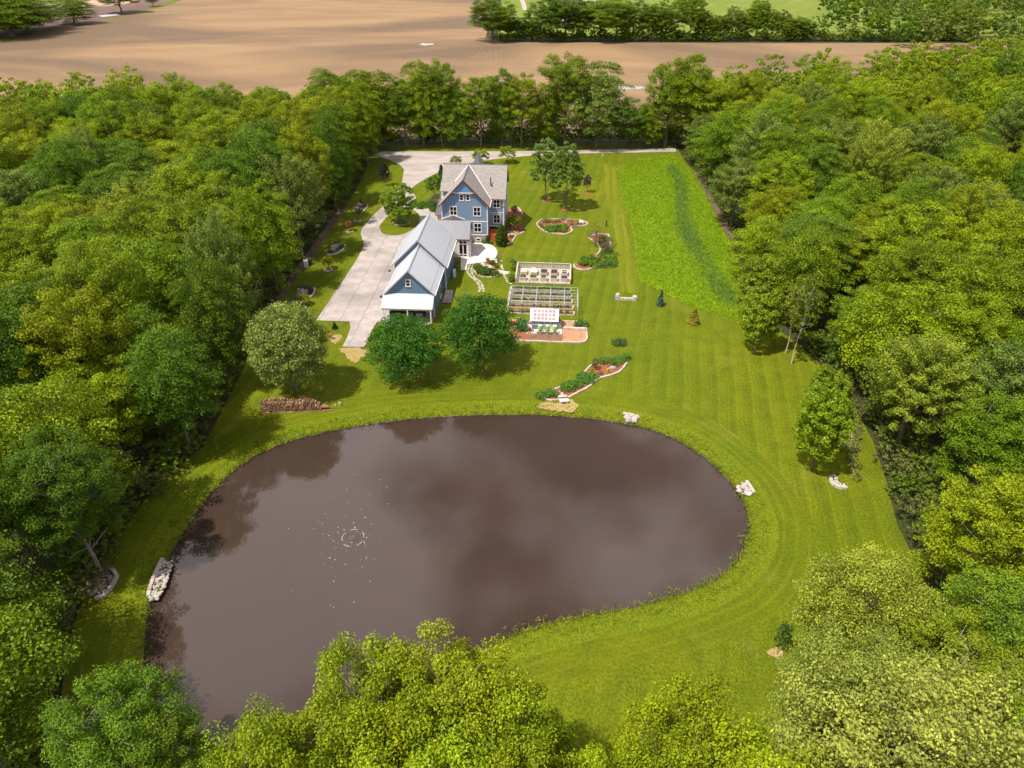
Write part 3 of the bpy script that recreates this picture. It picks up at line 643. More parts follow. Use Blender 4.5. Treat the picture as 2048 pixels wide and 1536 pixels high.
for i in range(19):
    a = .1+i*.405
    if 3.1 < a < 4.15: g0.box(bt, a-.03, a+.03, 4.3, 5.45, 0, .035); g0.box(bt, a-.03, a+.03, 6.8, lz(a)-.02, 0, .035)
    else: g0.box(bt, a-.03, a+.03, 4.3, max(4.32, lz(a)-.02), 0, .035)
for i in range(26): gE.box(bt, .2+i*.4-.025, .2+i*.4+.025, .1, 4.45, 0, .03)
for i in range(29): gUE.box(bt, .2+i*.4-.025, .2+i*.4+.025, .1, 4.6, 0, .03)
for i in range(22): a = .1+i*.4; gU.box(bt, a-.025, a+.025, 4.4, uz_(a)-.02, 0, .03)
o = obj('batten', bt, 'barnblue', gar); o['kind'] = 'stuff'
obj('floor', MB().box(-7.4, -.1, -2.5, 10.3, .02, .13), 'concrete', gar); obj('back_partition', MB().box(-7.3, -.2, 3.0, 3.1, .13, 3.4), 'darkbrown', gar); obj('ceiling', MB().box(-7.3, -.2, .2, 10.2, 3.4, 3.5), 'darkbrown', gar)
for (u0, u1, uc, ve0, ve1, ze, zr) in ((-7.85, .35, -3.75, -.42, 10.42, LE, LR), (-8.80, .90, -3.95, 9.95, 22.35, UE, UR)):
    for ue in (u0, u1):
        m_ = 'roofmetal2' if uc == -3.75 else 'roofmetal'
        f = roof(gar, [(uc, ve0, zr), (ue, ve0, ze), (ue, ve1, ze), (uc, ve1, zr)], m_, .14)
        q = .83; sb = MB().slab([(uc+(ue-uc)*q, ve0-.01, zr+(ze-zr)*q+.05), (uc+(ue-uc)*(q+.012), ve0-.01, zr+(ze-zr)*(q+.012)+.05), (uc+(ue-uc)*(q+.012), ve1, zr+(ze-zr)*(q+.012)+.05), (uc+(ue-uc)*q, ve1, zr+(ze-zr)*q+.05)], .05); obj('snow_guard', sb, 'grey', f)
        k = MB(); nn = int((ve1-ve0)/.42)
        for i in range(nn):
            v = ve0+.2+i*.42; k.add([(uc, v-.02, zr+.003), (uc, v+.02, zr+.003), (ue, v+.02, ze+.003), (ue, v-.02, ze+.003), (uc, v, zr+.03), (ue, v, ze+.03)], [(0, 3, 5, 4), (1, 4, 5, 2)])
        o = obj('roof_rib', k, m_, f); o['kind'] = 'stuff'
        sg = 1 if ue > uc else -1
        obj('fascia', MB().add([(uc, ve0-.03, zr+.03), (uc, ve0-.03, zr-.22), (ue, ve0-.03, ze-.22), (ue, ve0-.03, ze+.03), (uc, ve0, zr+.03), (uc, ve0, zr-.22), (ue, ve0, ze-.22), (ue, ve0, ze+.03)], [(0, 1, 2, 3), (7, 6, 5, 4), (0, 3, 7, 4), (1, 5, 6, 2), (2, 6, 7, 3)]), 'grey', gar)
        obj('gutter', MB().box(min(ue, ue+sg*.12), max(ue, ue+sg*.12), ve0, ve1, ze-.17, ze-.04), 'white' if sg > 0 else 'grey', gar)
    obj('ridge_cap', MB().box(uc-.14, uc+.14, ve0, ve1, zr-.05, zr+.06), 'grey', gar)
window(gar, g0, 3.19, 4.04, 5.5, 6.74, 1, 2)
pr = roof(gar, [(-8.05, -2.65, 2.85), (.22, -2.65, 2.85), (.22, -.02, 4.27), (-8.05, -.02, 4.27)], 'roofmetal', .09, 'porch_roof')
k = MB()
for i in range(46):
    u = -7.95+i*.18; k.add([(u-.03, -2.64, 2.86), (u+.03, -2.64, 2.86), (u+.03, -.03, 4.275), (u-.03, -.03, 4.275), (u, -2.64, 2.90), (u, -.03, 4.315)], [(0, 4, 5, 3), (4, 1, 2, 5)])
o = obj('roof_rib', k, 'roofmetal2', pr); o['kind'] = 'stuff'
obj('beam', MB().box(-7.95, .12, -2.55, -2.35, 2.55, 2.78), 'white', gar)
for u in (-7.75, -3.85, -.15): obj('post', MB().box(u-.09, u+.09, -2.54, -2.36, .1, 2.55), 'white', gar)
for a in (-.06, 7.38): obj('corner_board', g0.box(MB(), a, a+.18, .1, 4.3, 0, .06), 'white', gar)
obj('corner_board', gE.box(MB(), -.06, .12, .1, 4.4, 0, .06), 'white', gar); obj('corner_board', gUE.box(MB(), -.04, .14, .1, 4.5, 0, .05), 'white', gar); obj('downpipe', MB().tube([(.55, 10.25, .1), (.55, 10.25, 4.3)], .05, 6), 'white', gar)
dd = obj('door', gE.box(MB(), 6.3, 8.0, .15, 2.35, 0, .08), 'white', gar)
for i in range(2): obj('pane', gE.box(MB(), 6.4+i*.85, 7.1+i*.85, .6, 2.2, .081, .09), 'glass', dd)
for w_, a, m_ in ((g0, 0, 'grey'),): obj('gutter_lamp', MB().lathe([(.05, 0), (.3, .0), (.12, .3)], 10, (-8.3, -.5, 3.75)), 'black', gar)
obj('wall_lamp', MB().lathe([(.05, 0), (.28, .0), (.1, .28)], 10, (-9.1, 9.7, 3.6)), 'black', gar)

def FR(o, u, v, z=0):
    c, s = math.cos(YAW), math.sin(YAW); return (o[0]+u*c-v*s, o[1]+u*s+v*c, z)
# things under the porch and round the garage
for i, (u, lb) in enumerate(((-6.85, 'black wheeled bin by the porch corner, left one of the pair'), (-6.15, 'black wheeled bin beside its twin, nearer the porch middle'))):
    t = thing('wheeled_bin', lb, 'bin', FR(BO, u, -.55, .13), YAW, 'wheeled bins under the porch')
    obj('body', MB().add([(-.24, -.26, .05), (.24, -.26, .05), (.24, .26, .05), (-.24, .26, .05), (-.29, -.33, 1.0), (.29, -.33, 1.0), (.29, .31, 1.0), (-.29, .31, 1.0)], [(3, 2, 1, 0), (4, 5, 6, 7), (0, 1, 5, 4), (1, 2, 6, 5), (2, 3, 7, 6), (3, 0, 4, 7)]), 'black', t)
    obj('lid', MB().box(-.31, .31, -.36, .34, 1.003, 1.07), 'black', t)
    for s_ in (-1, 1): obj('wheel', MB().tube([(s_*.25, .3, .12), (s_*.31, .3, .12)], .12, 10), 'black', t)
t = thing('jug', 'yellow jug standing on the porch floor beside the middle post', 'jug', FR(BO, -4.55, -1.5, .13)); obj('body', MB().lathe([(.14, 0), (.16, .05), (.16, .3), (.06, .42), (.05, .48)], 10), 'yellow', t); obj('cap', MB().lathe([(.055, .481), (.055, .53)], 8), 'palepipe', t)
t = thing('jug', 'white jug between the yellow jug and the middle porch post', 'jug', FR(BO, -4.15, -1.6, .13)); obj('body', MB().lathe([(.13, 0), (.15, .05), (.15, .35), (.05, .46)], 10), 'cloth', t); obj('cap', MB().lathe([(.055, .461), (.055, .5)], 8), 'grey', t)
t = thing('table', 'pale square-topped side table in the dark open bay of the garage porch', 'table', FR(BO, -2.35, -.7, .13), YAW); obj('tabletop', MB().box(-.5, .5, -.4, .4, .78, .84), 'palepipe', t)
for a in (-.44, .44):
    for b in (-.34, .34): obj('leg', MB().box(a-.03, a+.03, b-.03, b+.03, 0, .779), 'grey', t)
t = thing('shelf_rack', 'pale pipe rack at the right end of the garage porch', 'rack', FR(BO, -.75, -.6, .13), YAW)
for a in (-.4, .4): obj('upright', MB().tube([(a, 0, 0), (a, 0, 1.7)], .035, 6), 'palepipe', t)
for z in (.5, 1.1, 1.65): obj('shelf', MB().box(-.36, .36, -.16, .16, z, z+.04), 'grey', t)
t = thing('heat_pump', 'grey heat pump unit standing against the garage side wall', 'air conditioner', FR(BO, 1.25, 15.8, .03), YAW); obj('case', MB().box(-.22, .22, -.5, .5, .1, 1.35), 'palepipe', t); obj('foot', MB().box(-.25, .25, -.45, -.3, 0, .1), 'grey', t); obj('foot', MB().box(-.25, .25, .3, .45, 0, .1), 'grey', t)
for z in (.45, 1.0): obj('fan_grille', MB().tube([(.221, 0, z), (.24, 0, z)], .24, 14), 'grey', t)
t = thing('barbecue', 'dark green egg-shaped barbecue on the walk behind the heat pump', 'barbecue', FR(BO, 1.35, 17.6, .1)); obj('bowl', MB().lathe([(.08, .45), (.3, .6), (.37, .85)], 12), 'greendark', t, smooth=True); obj('lid', MB().lathe([(.38, .86), (.34, 1.1), (.18, 1.28), (.06, 1.33)], 12), 'greendark', t, smooth=True)
for k in range(3): a = 2.1*k; obj('leg', MB().tube([(.1*math.cos(a), .1*math.sin(a), .5), (.32*math.cos(a), .32*math.sin(a), 0)], .025, 5), 'black', t)

# ------------------------------------------------------------------ person under the porch
def person(loc, rz):
    t = thing('person', 'person in pale pink top and dark shorts standing at the porch edge', 'person', loc, rz)
    def skin(name, pts, edges, rad, m, lv=2):
        me = bpy.data.meshes.new(name); me.from_pydata(pts, edges, []); o = link(name, me, t)
        o.modifiers.new('skin', 'SKIN'); sv = me.skin_vertices[0].data
        for i, r in enumerate(rad): sv[i].radius = (r, r*.85 if isinstance(r, float) else r)
        sv[0].use_root = True
        sb = o.modifiers.new('sub', 'SUBSURF'); sb.levels = sb.render_levels = lv; me.materials.append(M[m]); return o
    J = [(0, 0, .95), (0, 0, 1.2), (0, .01, 1.38), (0, .0, 1.49), (0, -.02, 1.60), (0, -.02, 1.70), (.18, 0, 1.40), (.24, .02, 1.13), (.22, -.10, .90), (-.18, 0, 1.40), (-.24, .03, 1.13), (-.22, -.08, .90), (.09, 0, .88), (.10, -.02, .48), (.10, .02, .07), (.10, -.14, .04), (-.09, 0, .88), (-.11, .04, .48), (-.12, .08, .07), (-.12, -.08, .04)]
    E_ = [(0, 1), (1, 2), (2, 3), (3, 4), (4, 5), (2, 6), (6, 7), (7, 8), (2, 9), (9, 10), (10, 11), (0, 12), (12, 13), (13, 14), (14, 15), (0, 16), (16, 17), (17, 18), (18, 19)]
    skin('body', J, E_, [.13, .12, .13, .055, .095, .085, .055, .042, .03, .055, .042, .03, .085, .055, .038, .03, .085, .055, .038, .03], 'skin')
    skin('shirt', [(0, 0, .98), (0, 0, 1.2), (0, .01, 1.37), (.17, .0, 1.39), (.215, .01, 1.24), (-.17, .0, 1.39), (-.215, .01, 1.24)], [(0, 1), (1, 2), (2, 3), (3, 4), (2, 5), (5, 6)], [.155, .145, .145, .07, .065, .07, .065], 'shirt')
    skin('shorts', [(0, 0, .97), (.09, 0, .84), (.10, -.01, .62), (-.09, 0, .84), (-.105, .02, .62)], [(0, 1), (1, 2), (0, 3), (3, 4)], [.15, .105, .095, .105, .095], 'shorts')
    obj('hair', MB().lathe([(.10, 1.62), (.115, 1.69), (.09, 1.77), (.03, 1.81)], 10, (0, .0, 0)), 'hair', t, smooth=True)
    for sx_ in (-1, 1):
        for k in range(5):
            bx_ = sx_*.22; o = obj('finger', MB().tube([(bx_+(k-2)*.017*(1 if k else 1.6), -.10, .885), (bx_+(k-2)*.019*(1 if k else 2.0), -.112, .85-(.0 if k else -.02)), (bx_+(k-2)*.018, -.105, .82+(.02 if k in (0, 4) else 0))], .0085, 5), 'skin', t)
        obj('eye', MB().lathe([(.004, -.012), (.012, 0), (.004, .012)], 6, (sx_*.035, -.115, 1.665)), 'black', t)
        obj('ear', MB().lathe([(.006, -.03), (.018, 0), (.006, .03)], 6, (sx_*.098, -.01, 1.655)), 'skin', t)
    obj('nose', MB().lathe([(.016, -.025), (.006, .03)], 5, (0, -.12, 1.64)), 'skin', t); obj('mouth', MB().box(-.025, .025, -.118, -.108, 1.592, 1.602), 'red', t)
person(FR(BO, -5.72, -1.9, .13), R(20))

# ------------------------------------------------------------------ garden: kerbed beds
Z5 = lambda x, y: (1040+x/7.314, 660+y/7.314)
Z4B = lambda x, y: (1040+x/7.68, 270+y/7.68)
Z4 = lambda x, y: (920+x/6.0235, 420+y/6.0235)
Z2B = lambda x, y: (1010+x/11.378, 600+y/11.378)
Z7 = lambda x, y: (540+x/5.118, 380+y/5.118)
def kerb(par, line, w=.26, h=.2, L=.5, m='kerb', name='kerb_stone'):
    pts = resample(line, L)
    for a, b in zip(pts, pts[1:]):
        d = math.dist(a, b)
        if d < .05: continue
        an = math.atan2(b[1]-a[1], b[0]-a[0]); j = random.uniform(-.015, .015); hh = h*random.uniform(.85, 1.15)
        o = obj(name, MB().box(-d/2+.015, d/2-.015, -w/2, w/2, -.05, hh), m, par, loc=((a[0]+b[0])/2+j, (a[1]+b[1])/2+j, 0), rz=an+random.uniform(-.05, .05))
def bed(label, loop, m, kerbs=(), z=.06, group=None, name='flower_bed', cat='flower bed', w=.26):
    t = thing(name, label, cat, (0, 0, 0), 0, group)
    o = sheet('mulch', ccw(loop), z, m); o.parent = t
    for k in kerbs: kerb(t, k, w)
    return t
A_out = [(300, 935), (320, 985), (380, 1020), (480, 1035), (580, 1025), (700, 995), (850, 920), (1000, 840), (1080, 770), (1170, 710), (1300, 675), (1420, 635), (1500, 570), (1570, 470)]
A_in = [(1540, 400), (1300, 390), (1180, 450), (1080, 500), (990, 570), (940, 640), (860, 720), (700, 810), (600, 840), (450, 890), (320, 900)]
Ao = catmull(px([Z5(*p) for p in A_out]), 4, False); Ai = catmull(px([Z5(*p) for p in A_in]), 4, False)
bedA = bed('long curved bed near the pond with white stone edging and red mulch', Ao+Ai, 'mulch', [Ao, Ai[6:]], w=.25)
for i, p in enumerate([(545, 910), (590, 930), (570, 960), (620, 965), (600, 985), (540, 940), (650, 985)]):
    x, y = G(*Z5(*p)); obj('flagstone', MB().rock(0, 0, 0, .42, .3, .12), 'pavingstone', bedA, loc=(x, y, .08))
B_l = catmull(px([Z4B(*p) for p in [(260, 1380), (290, 1330), (350, 1305), (500, 1298), (620, 1295), (850, 1308), (990, 1335), (1038, 1365), (1010, 1395), (860, 1402), (780, 1420), (800, 1460), (780, 1500), (700, 1527), (560, 1522), (430, 1502), (330, 1455)]]), 4)
bedB = bed('oval bed of mixed perennials in the lawn right of the blue house', B_l, 'mulch', [B_l+[B_l[0]]])
for p in ((505, 1398), (550, 1398), (612, 1400)): obj('flat_stone', MB().rock(0, 0, 0, .36, .28, .25), 'riprap', bedB, loc=(*G(*Z4B(*p)), .1))
C_l = catmull(px([Z4(*p) for p in [(1550, 345), (1600, 372), (1650, 410), (1688, 470), (1662, 530), (1560, 590), (1400, 640), (1370, 672), (1400, 708), (1500, 727), (1600, 707), (1720, 682)]]), 4, False)+px([Z4(*p) for p in [(1855, 682), (1830, 520), (1808, 400), (1790, 300), (1680, 290), (1590, 310)]])
bedC = bed('crescent bed of low shrubs with pale kerb and one straight edge', C_l, 'mulch', [C_l[:20], C_l[26:48], C_l[44:], ])
D_l = catmull(px([z3(*p) for p in [(330, 735), (262, 880), (300, 980), (380, 1060), (500, 1122), (700, 1150), (900, 1140), (1040, 1080), (1110, 1020), (1000, 900), (1010, 760), (880, 660), (720, 690), (560, 740), (450, 710)]]), 4)
bedD = bed('half-moon bed of clipped shrubs at the foot of the white patio', D_l, 'mulch', [D_l[2:36]])
for i in range(26):
    p = (random.uniform(480, 850), 0); yy = 730+(p[0]-480)*.42+random.uniform(-45, 45); x, y = G(*z3(p[0], yy)); obj('rock', MB().rock(0, 0, 0, random.uniform(.18, .38), random.uniform(.15, .3), .3), 'pavingstone', bedD, loc=(x, y, .12))
z4h = lambda x, y: (960+x/19.2, 420+y/19.2)
E_l = px([z4h(*p) for p in [(680, 1290), (760, 1340), (1100, 1320), (1240, 1250), (1290, 1130), (1380, 990), (1560, 930), (1620, 870), (1720, 860), (1600, 700), (1640, 200), (1560, 60), (1450, -80), (1080, -80), (1060, 560), (1030, 900)]])
bedE = bed('sloping mulch bed with pale edging along the right side of the blue house', E_l, 'mulch', [E_l[2:9], px([z4h(*p) for p in [(1040, 840), (1200, 850), (1400, 875), (1540, 900)]]), px([z4h(*p) for p in [(1640, 180), (1560, 40), (1450, -90)]])])
for i in range(14): x, y = G(*z4h(random.uniform(1060, 1350), random.uniform(900, 980))); obj('rock', MB().rock(0, 0, 0, .16, .13, .2), 'pavingstone', bedE, loc=(x, y, .1))
obj('boulder', MB().rock(0, 0, 0, .5, .35, .5), 'boulder', bedE, loc=(*G(*z4h(1060, 1320)), .15))
F_o = catmull(px([Z2B(*p) for p in [(60, 600), (60, 760), (130, 880), (300, 930), (800, 950), (1250, 968), (1700, 975), (1815, 950), (1862, 880), (1850, 720), (1842, 580), (1800, 520)]]), 4, False)
F_t = px([Z2B(*p) for p in [(1650, 505), (1290, 490), (470, 480), (250, 450), (80, 440)]])
bedF = bed('large chip-mulched bed round the white greenhouse, edged with pale stones', F_o+F_t, 'mulch2', [F_o, F_t[:2], px([Z2B(80, 440), Z2B(90, 560)]), px([Z2B(70, 620), Z2B(430, 615)])])
o = sheet('dark_mulch', ccw(px([Z2B(*p) for p in [(530, 790), (800, 780), (1310, 800), (1310, 940), (800, 930), (520, 915)]])), .075, 'mulchd'); o.parent = bedF
o = sheet('red_mulch', ccw(px([Z2B(*p) for p in [(100, 480), (470, 500), (440, 780), (525, 790), (515, 915), (300, 905), (130, 850), (70, 620)]])), .07, 'mulch'); o.parent = bedF
slabs('greenhouse_pad', px([Z2B(*p) for p in [(470, 490), (1240, 500), (1300, 640), (1300, 785), (450, 765)]]), R(4), 1.6, 'patio', .075)
for i in range(6):
    x, y = G(*Z2B(1370+i*82, 668+i*4)); obj('wall_stone', MB().box(-.31, .31, -.22, .22, 0, .38+random.uniform(-.05, .05)), 'kerb', bedF, loc=(x, y, .05), rz=YAW+random.uniform(-.08, .08))
# stone-edged rock beds under the left wood
for lb, arc, body, rocks in (
    ('rock bed with blue-grey hostas on the shaded lawn, nearest the woodpile', [(205, 1155), (265, 1158), (330, 1150), (400, 1110), (450, 1060), (458, 1015), (435, 1005)], [(205, 1155), (330, 1150), (400, 1110), (458, 1030), (430, 1005), (330, 1010), (270, 1050), (230, 1110)], [(290, 1060), (310, 1090), (340, 1060), (370, 1040), (300, 1030), (350, 1085), (330, 1040), (290, 1095), (375, 1060)]),
    ('rock bed with boulders and curved kerb halfway along the driveway', [(582, 668), (640, 666), (700, 645), (750, 610), (770, 580), (765, 562)], [(582, 668), (700, 645), (770, 575), (740, 560), (650, 575), (620, 630)], [(650, 590), (670, 580), (690, 575), (665, 610), (680, 595), (650, 620), (700, 585), (640, 600), (710, 575)]),
    ('rock bed with a small blue conifer near the top of the driveway', [(850, 215), (930, 235), (975, 200), (1003, 165), (995, 152)], [(850, 215), (930, 235), (1000, 165), (980, 150), (900, 145), (870, 185)], [(885, 180), (900, 160), (925, 165), (940, 160), (895, 195), (915, 150)])):
    t = bed(lb, px([Z7(*p) for p in body]), 'mulchd', [catmull(px([Z7(*p) for p in arc]), 3, False)], .04, name='rock_bed', cat='rock garden')
    for p in rocks: s_ = random.uniform(.35, .65); obj('boulder', MB().rock(0, 0, 0, s_, s_*.8, s_*1.2), 'boulder', t, loc=(*G(*Z7(*p)), .12), rz=random.random()*3)
def ring(lb, pxy, r, grp=None, m='mulchd', w=.16):
    x, y = G(*pxy); lp = [(x+r*math.cos(a*.4488), y+r*.9*math.sin(a*.4488)) for a in range(14)]
    return bed(lb, lp, m, [lp[5:]+lp[:4]], .04, grp, 'tree_ring', 'tree ring', w)
for lb, p, r in (('stone tree ring nearest the round pale tree', (601, 618), .95), ('small stone tree ring below the middle rock bed', (657, 540), .8), ('stone tree ring with the reddish sapling', (699.5, 463.5), .75), ('small stone tree ring close to the driveway curve', (715, 442), .75)): ring(lb, p, r)
ring('stone ring round the driveway island tree', (803, 446), 1.9, None, 'mulch')
for lb, p in (('mulch ring under the left of the twin lawn trees', (1091, 401)), ('mulch ring under the right of the twin lawn trees', (1131, 419)), ('mulch ring under the small purple lawn tree', (1173, 385))):
    x, y = G(*p); t = thing('mulch_ring', lb, 'mulch ring'); o = sheet('mulch', [(x+1.0*math.cos(a*.4488), y+1.0*math.sin(a*.4488)) for a in range(14)], .03, 'mulch'); o.parent = t
# stone patches
def stones(lb, loop, n, sz, kl=None, name='riprap_patch', cat='stones', m='riprap', z=0.0, base='dirt'):
    lp = ccw(loop); t = thing(name, lb, cat); o = sheet('bed', lp, z+.045, base); o.parent = t
    xs = [p[0] for p in lp]; ys = [p[1] for p in lp]; k = 0; g = 0
    while k < n and g < 8000:
        g += 1; x, y = random.uniform(min(xs), max(xs)), random.uniform(min(ys), max(ys))
        if inside(lp, x, y): s_ = sz*random.uniform(.6, 1.4); obj('stone', MB().rock(0, 0, 0, s_, s_*random.uniform(.6, 1), s_*.9), m, t, loc=(x, y, z+.08), rz=random.random()*3); k += 1
    if kl: kerb(t, kl, .34, .28, .7, 'kerb', 'kerb_stone')
    return t
stones('white stone outfall at the far bank of the pond', px([Z5(*p) for p in [(1505, 1225), (1740, 1265), (1735, 1300), (1690, 1350), (1580, 1340), (1520, 1290)]]), 34, .27, px([Z5(1505, 1232), Z5(1740, 1275)]))
z8b = lambda x, y: (1440+x/6.827, 920+y/6.827)
stones('white stone outfall at the right end of the pond', px([z8b(*p) for p in [(235, 370), (330, 310), (370, 290), (465, 465), (390, 475), (280, 470), (245, 420)]]), 36, .25, px([z8b(360, 295), z8b(462, 462)]))
stones('half-ring of stones at the foot of the ditch by the right wood', px([z8b(*p) for p in [(1495, 260), (1540, 225), (1590, 235), (1640, 320), (1700, 340), (1750, 385), (1680, 400), (1580, 370), (1520, 325)]]), 55, .17, catmull(px([z8b(*p) for p in [(1560, 228), (1505, 255), (1510, 310), (1560, 355), (1620, 385), (1690, 395), (1760, 385)]]), 3, False))
z6b = lambda x, y: (x/2.866, 1000+y/2.866)
stones('long stone outfall on the left bank of the pond', px([z6b(*p) for p in [(935, 340), (990, 352), (970, 430), (945, 500), (905, 575), (862, 580), (855, 540), (880, 460)]]), 170, .15, px([z6b(*p) for p in [(935, 340), (905, 400), (872, 475), (853, 545), (858, 578)]]))
stones('shaded horseshoe of stones at the edge of the left wood', px([z6b(*p) for p in [(380, 470), (460, 440), (560, 400), (620, 395), (665, 420), (668, 455), (630, 520), (580, 565), (500, 545), (420, 540), (360, 510)]]), 190, .15, catmull(px([z6b(*p) for p in [(555, 395), (620, 393), (668, 420), (670, 450), (640, 505), (590, 560), (540, 570)]]), 3, False), m='boulder')
# stone seat with two piers
sx_, sy_ = G(1252, 600); t = thing('garden_wall', 'low stone garden wall with two piers standing alone on the lawn', 'stone wall', (sx_, sy_, 0), R(-4))
for i in range(6): obj('wall_stone', MB().box(-1.1+i*.37, -.75+i*.37, -.22, .22, 0, .42), 'kerb', t)
for s_ in (-1.45, 1.45):
    for i in range(2):
        for k in range(3 if s_ < 0 else 2): obj('wall_stone', MB().box(s_-.36+i*.36, s_-.02+i*.36, -.3+.0*k, .45, k*.28, k*.28+.265), 'kerb', t, rz=random.uniform(-.02, .02))
    obj('cap_stone', MB().rock(s_, .08, 1.0 if s_ < 0 else .7, .4, .38, .22), 'riprap', t)
# stepping stones
def path(lb, pts, step, m='pavingstone'):
    t = thing('stepping_stone_path', lb, 'path')
    for i, (x, y) in enumerate(resample(px(pts), step)):
        a = random.uniform(.22, .34); obj('stepping_stone', MB().rock(0, 0, 0, a, random.uniform(.13, .18), .10), m, t, loc=(x+random.uniform(-.1, .1), y+random.uniform(-.06, .06), .055), rz=random.uniform(-.3, .2))
path('left line of stepping stones from the patio towards the two dark maples', [z3(*p) for p in [(140, 770), (90, 900), (90, 1000), (150, 1100), (250, 1200), (310, 1260), (370, 1310), (410, 1370), (450, 1450), (460, 1520), (450, 1620)]], .56)
path('right line of stepping stones from the patio towards the two dark maples', [z3(*p) for p in [(250, 770), (200, 900), (210, 1010), (260, 1110), (300, 1180), (400, 1240), (490, 1310), (530, 1370), (550, 1450), (570, 1520), (570, 1620)]], .56)
path('short curve of stepping stones below the half-moon bed', [z3(*p) for p in [(1190, 1060), (1230, 1140), (1270, 1230), (1310, 1300), (1400, 1340), (1500, 1340)]], .7)
path('short flight of stepping stones above the plank walk', [z3(*p) for p in [(1110, 770), (1130, 820), (1160, 870), (1190, 930)]], .42)
wk = px([z3(*p) for p in [(1010, 920), (1060, 930), (1390, 990), (1380, 1060), (1200, 1050), (1040, 1000)]]); structure(obj('plank_walk', MB().prism(ccw(wk), .0, .07), 'timber'))
# bench slabs by the pond
t = thing('stone_bench', 'pale stone slab bench on the straw patch by the pond', 'bench', (*G(1128, 806), 0), R(8)); obj('seat', MB().box(-.62, .62, -.28, .28, .36, .50), 'patio', t)
for a in (-.4, .4): obj('leg', MB().box(a-.1, a+.1, -.2, .2, 0, .36), 'patio', t)
t = thing('stone_bench', 'grey brown bench slab bridging the white edging of the pond bed', 'bench', (*G(1125, 797.5), 0), R(10)); obj('seat', MB().box(-.6, .6, -.18, .18, .34, .44), 'timber', t)
for a in (-.45, .45): obj('leg', MB().box(a-.08, a+.08, -.14, .14, 0, .34), 'timber', t)
tag(obj('grey_stone', MB().rock(0, 0, .2, .55, .35, .5), 'grey', loc=(*G(*Z5(1352, 575)), .03)), 'flat grey stone lying on the red mulch of the pond bed', 'stone')
# pots, statues, posts
t = thing('plant_pot', 'large terracotta tub at the lower edge of the white patio', 'pot', (*G(*z3(700, 680)), .06)); obj('pot', MB().lathe([(.24, 0), (.33, .35), (.36, .62), (.40, .63), (.40, .72), (.33, .72), (.31, .60)], 14), 'terracotta', t); obj('soil', MB().lathe([(.30, .55), (.30, .58)], 12), 'soil', t)
t = thing('garden_ornament', 'upright split-log ornament on pale flat stones beside the patio', 'ornament', (*G(*z3(1035, 690)), .05)); obj('slab', MB().rock(-.12, 0, .55, .16, .12, 1.3), 'copper', t); obj('slab', MB().rock(.22, .05, .45, .15, .12, 1.1), 'terracotta', t)
for p in ((1000, 660), (1090, 650), (930, 610), (960, 680)): obj('flat_stone', MB().rock(0, 0, 0, .42, .3, .12), 'pavingstone', t, loc=tuple(Vector((*G(*z3(*p)), .05))-Vector(t.location)))
def post(lb, p, h, r, m, cat='post', name='garden_post', top=None):
    t = thing(name, lb, cat, (*G(*p), 0)); obj('shaft', MB().tube([(0, 0, 0), (0, 0, h)], r, 7), m, t)
    if top: obj('cap', MB().lathe([(r*1.2, h), (r*2.2, h+.12), (r*1.6, h+.3), (.02, h+.36)], 10), top, t)
    return t
post('dark carved post standing on a stone at the lawn edge', (1212, 452), 1.3, .16, 'copper', 'ornament', 'carved_post'); post('short white marker post beside the back lane', (1204.5, 313), .8, .08, 'white')
post('small white globe lamp right of the woodpile', (680.5, 812), .35, .07, 'palepipe', 'lamp', 'garden_lamp', 'foam'); post('short pale stake beside the globe lamp', (671.5, 813), .4, .07, 'timber', 'stake', 'stake')
post('white figurine on the straw by the driveway tail', (663.5, 678), .5, .14, 'foam', 'ornament', 'figurine', 'red'); post('thin brown stake on the driveway-side straw', (677, 676), .7, .05, 'timber', 'stake', 'stake')
for i, (p, lb) in enumerate([((620, 860), 'far left steel stake in the mulch before the barrels'), ((970, 855), 'steel stake in the mulch in front of the middle barrel'), ((1305, 860), 'steel stake at the corner of the greenhouse pad'), ((1708, 855), 'steel stake in the chips at the right of the stones')]):
    t = thing('garden_stake', lb, 'stake', (*G(*Z2B(*p)), .06), 0, 'steel stakes in the greenhouse bed'); obj('rod', MB().tube([(0, 0, 0), (0, 0, 1.5)], .03, 6), 'grey', t); obj('foot', MB().box(-.1, .45, -.03, .03, 0, .03), 'black', t)
t = thing('utility_box', 'grey utility cabinet at the dirt edge of the left wood', 'utility box', (*G(613, 533), 0), R(10)); obj('cabinet', MB().box(-.32, .32, -.3, .3, 0, 1.15), 'palepipe', t); obj('lid', MB().box(-.36, .36, -.34, .34, 1.151, 1.22), 'grey', t); obj('door', MB().box(-.26, .26, -.325, -.301, .1, 1.05), 'grey', t)
t = thing('meter_box', 'dark green meter pedestal beside the grey utility cabinet', 'utility box', (*G(621.5, 529), 0)); obj('case', MB().box(-.3, .3, -.3, .3, 0, .95), 'greendark', t); obj('lid', MB().box(-.33, .33, -.33, .33, .951, 1.0), 'black', t)

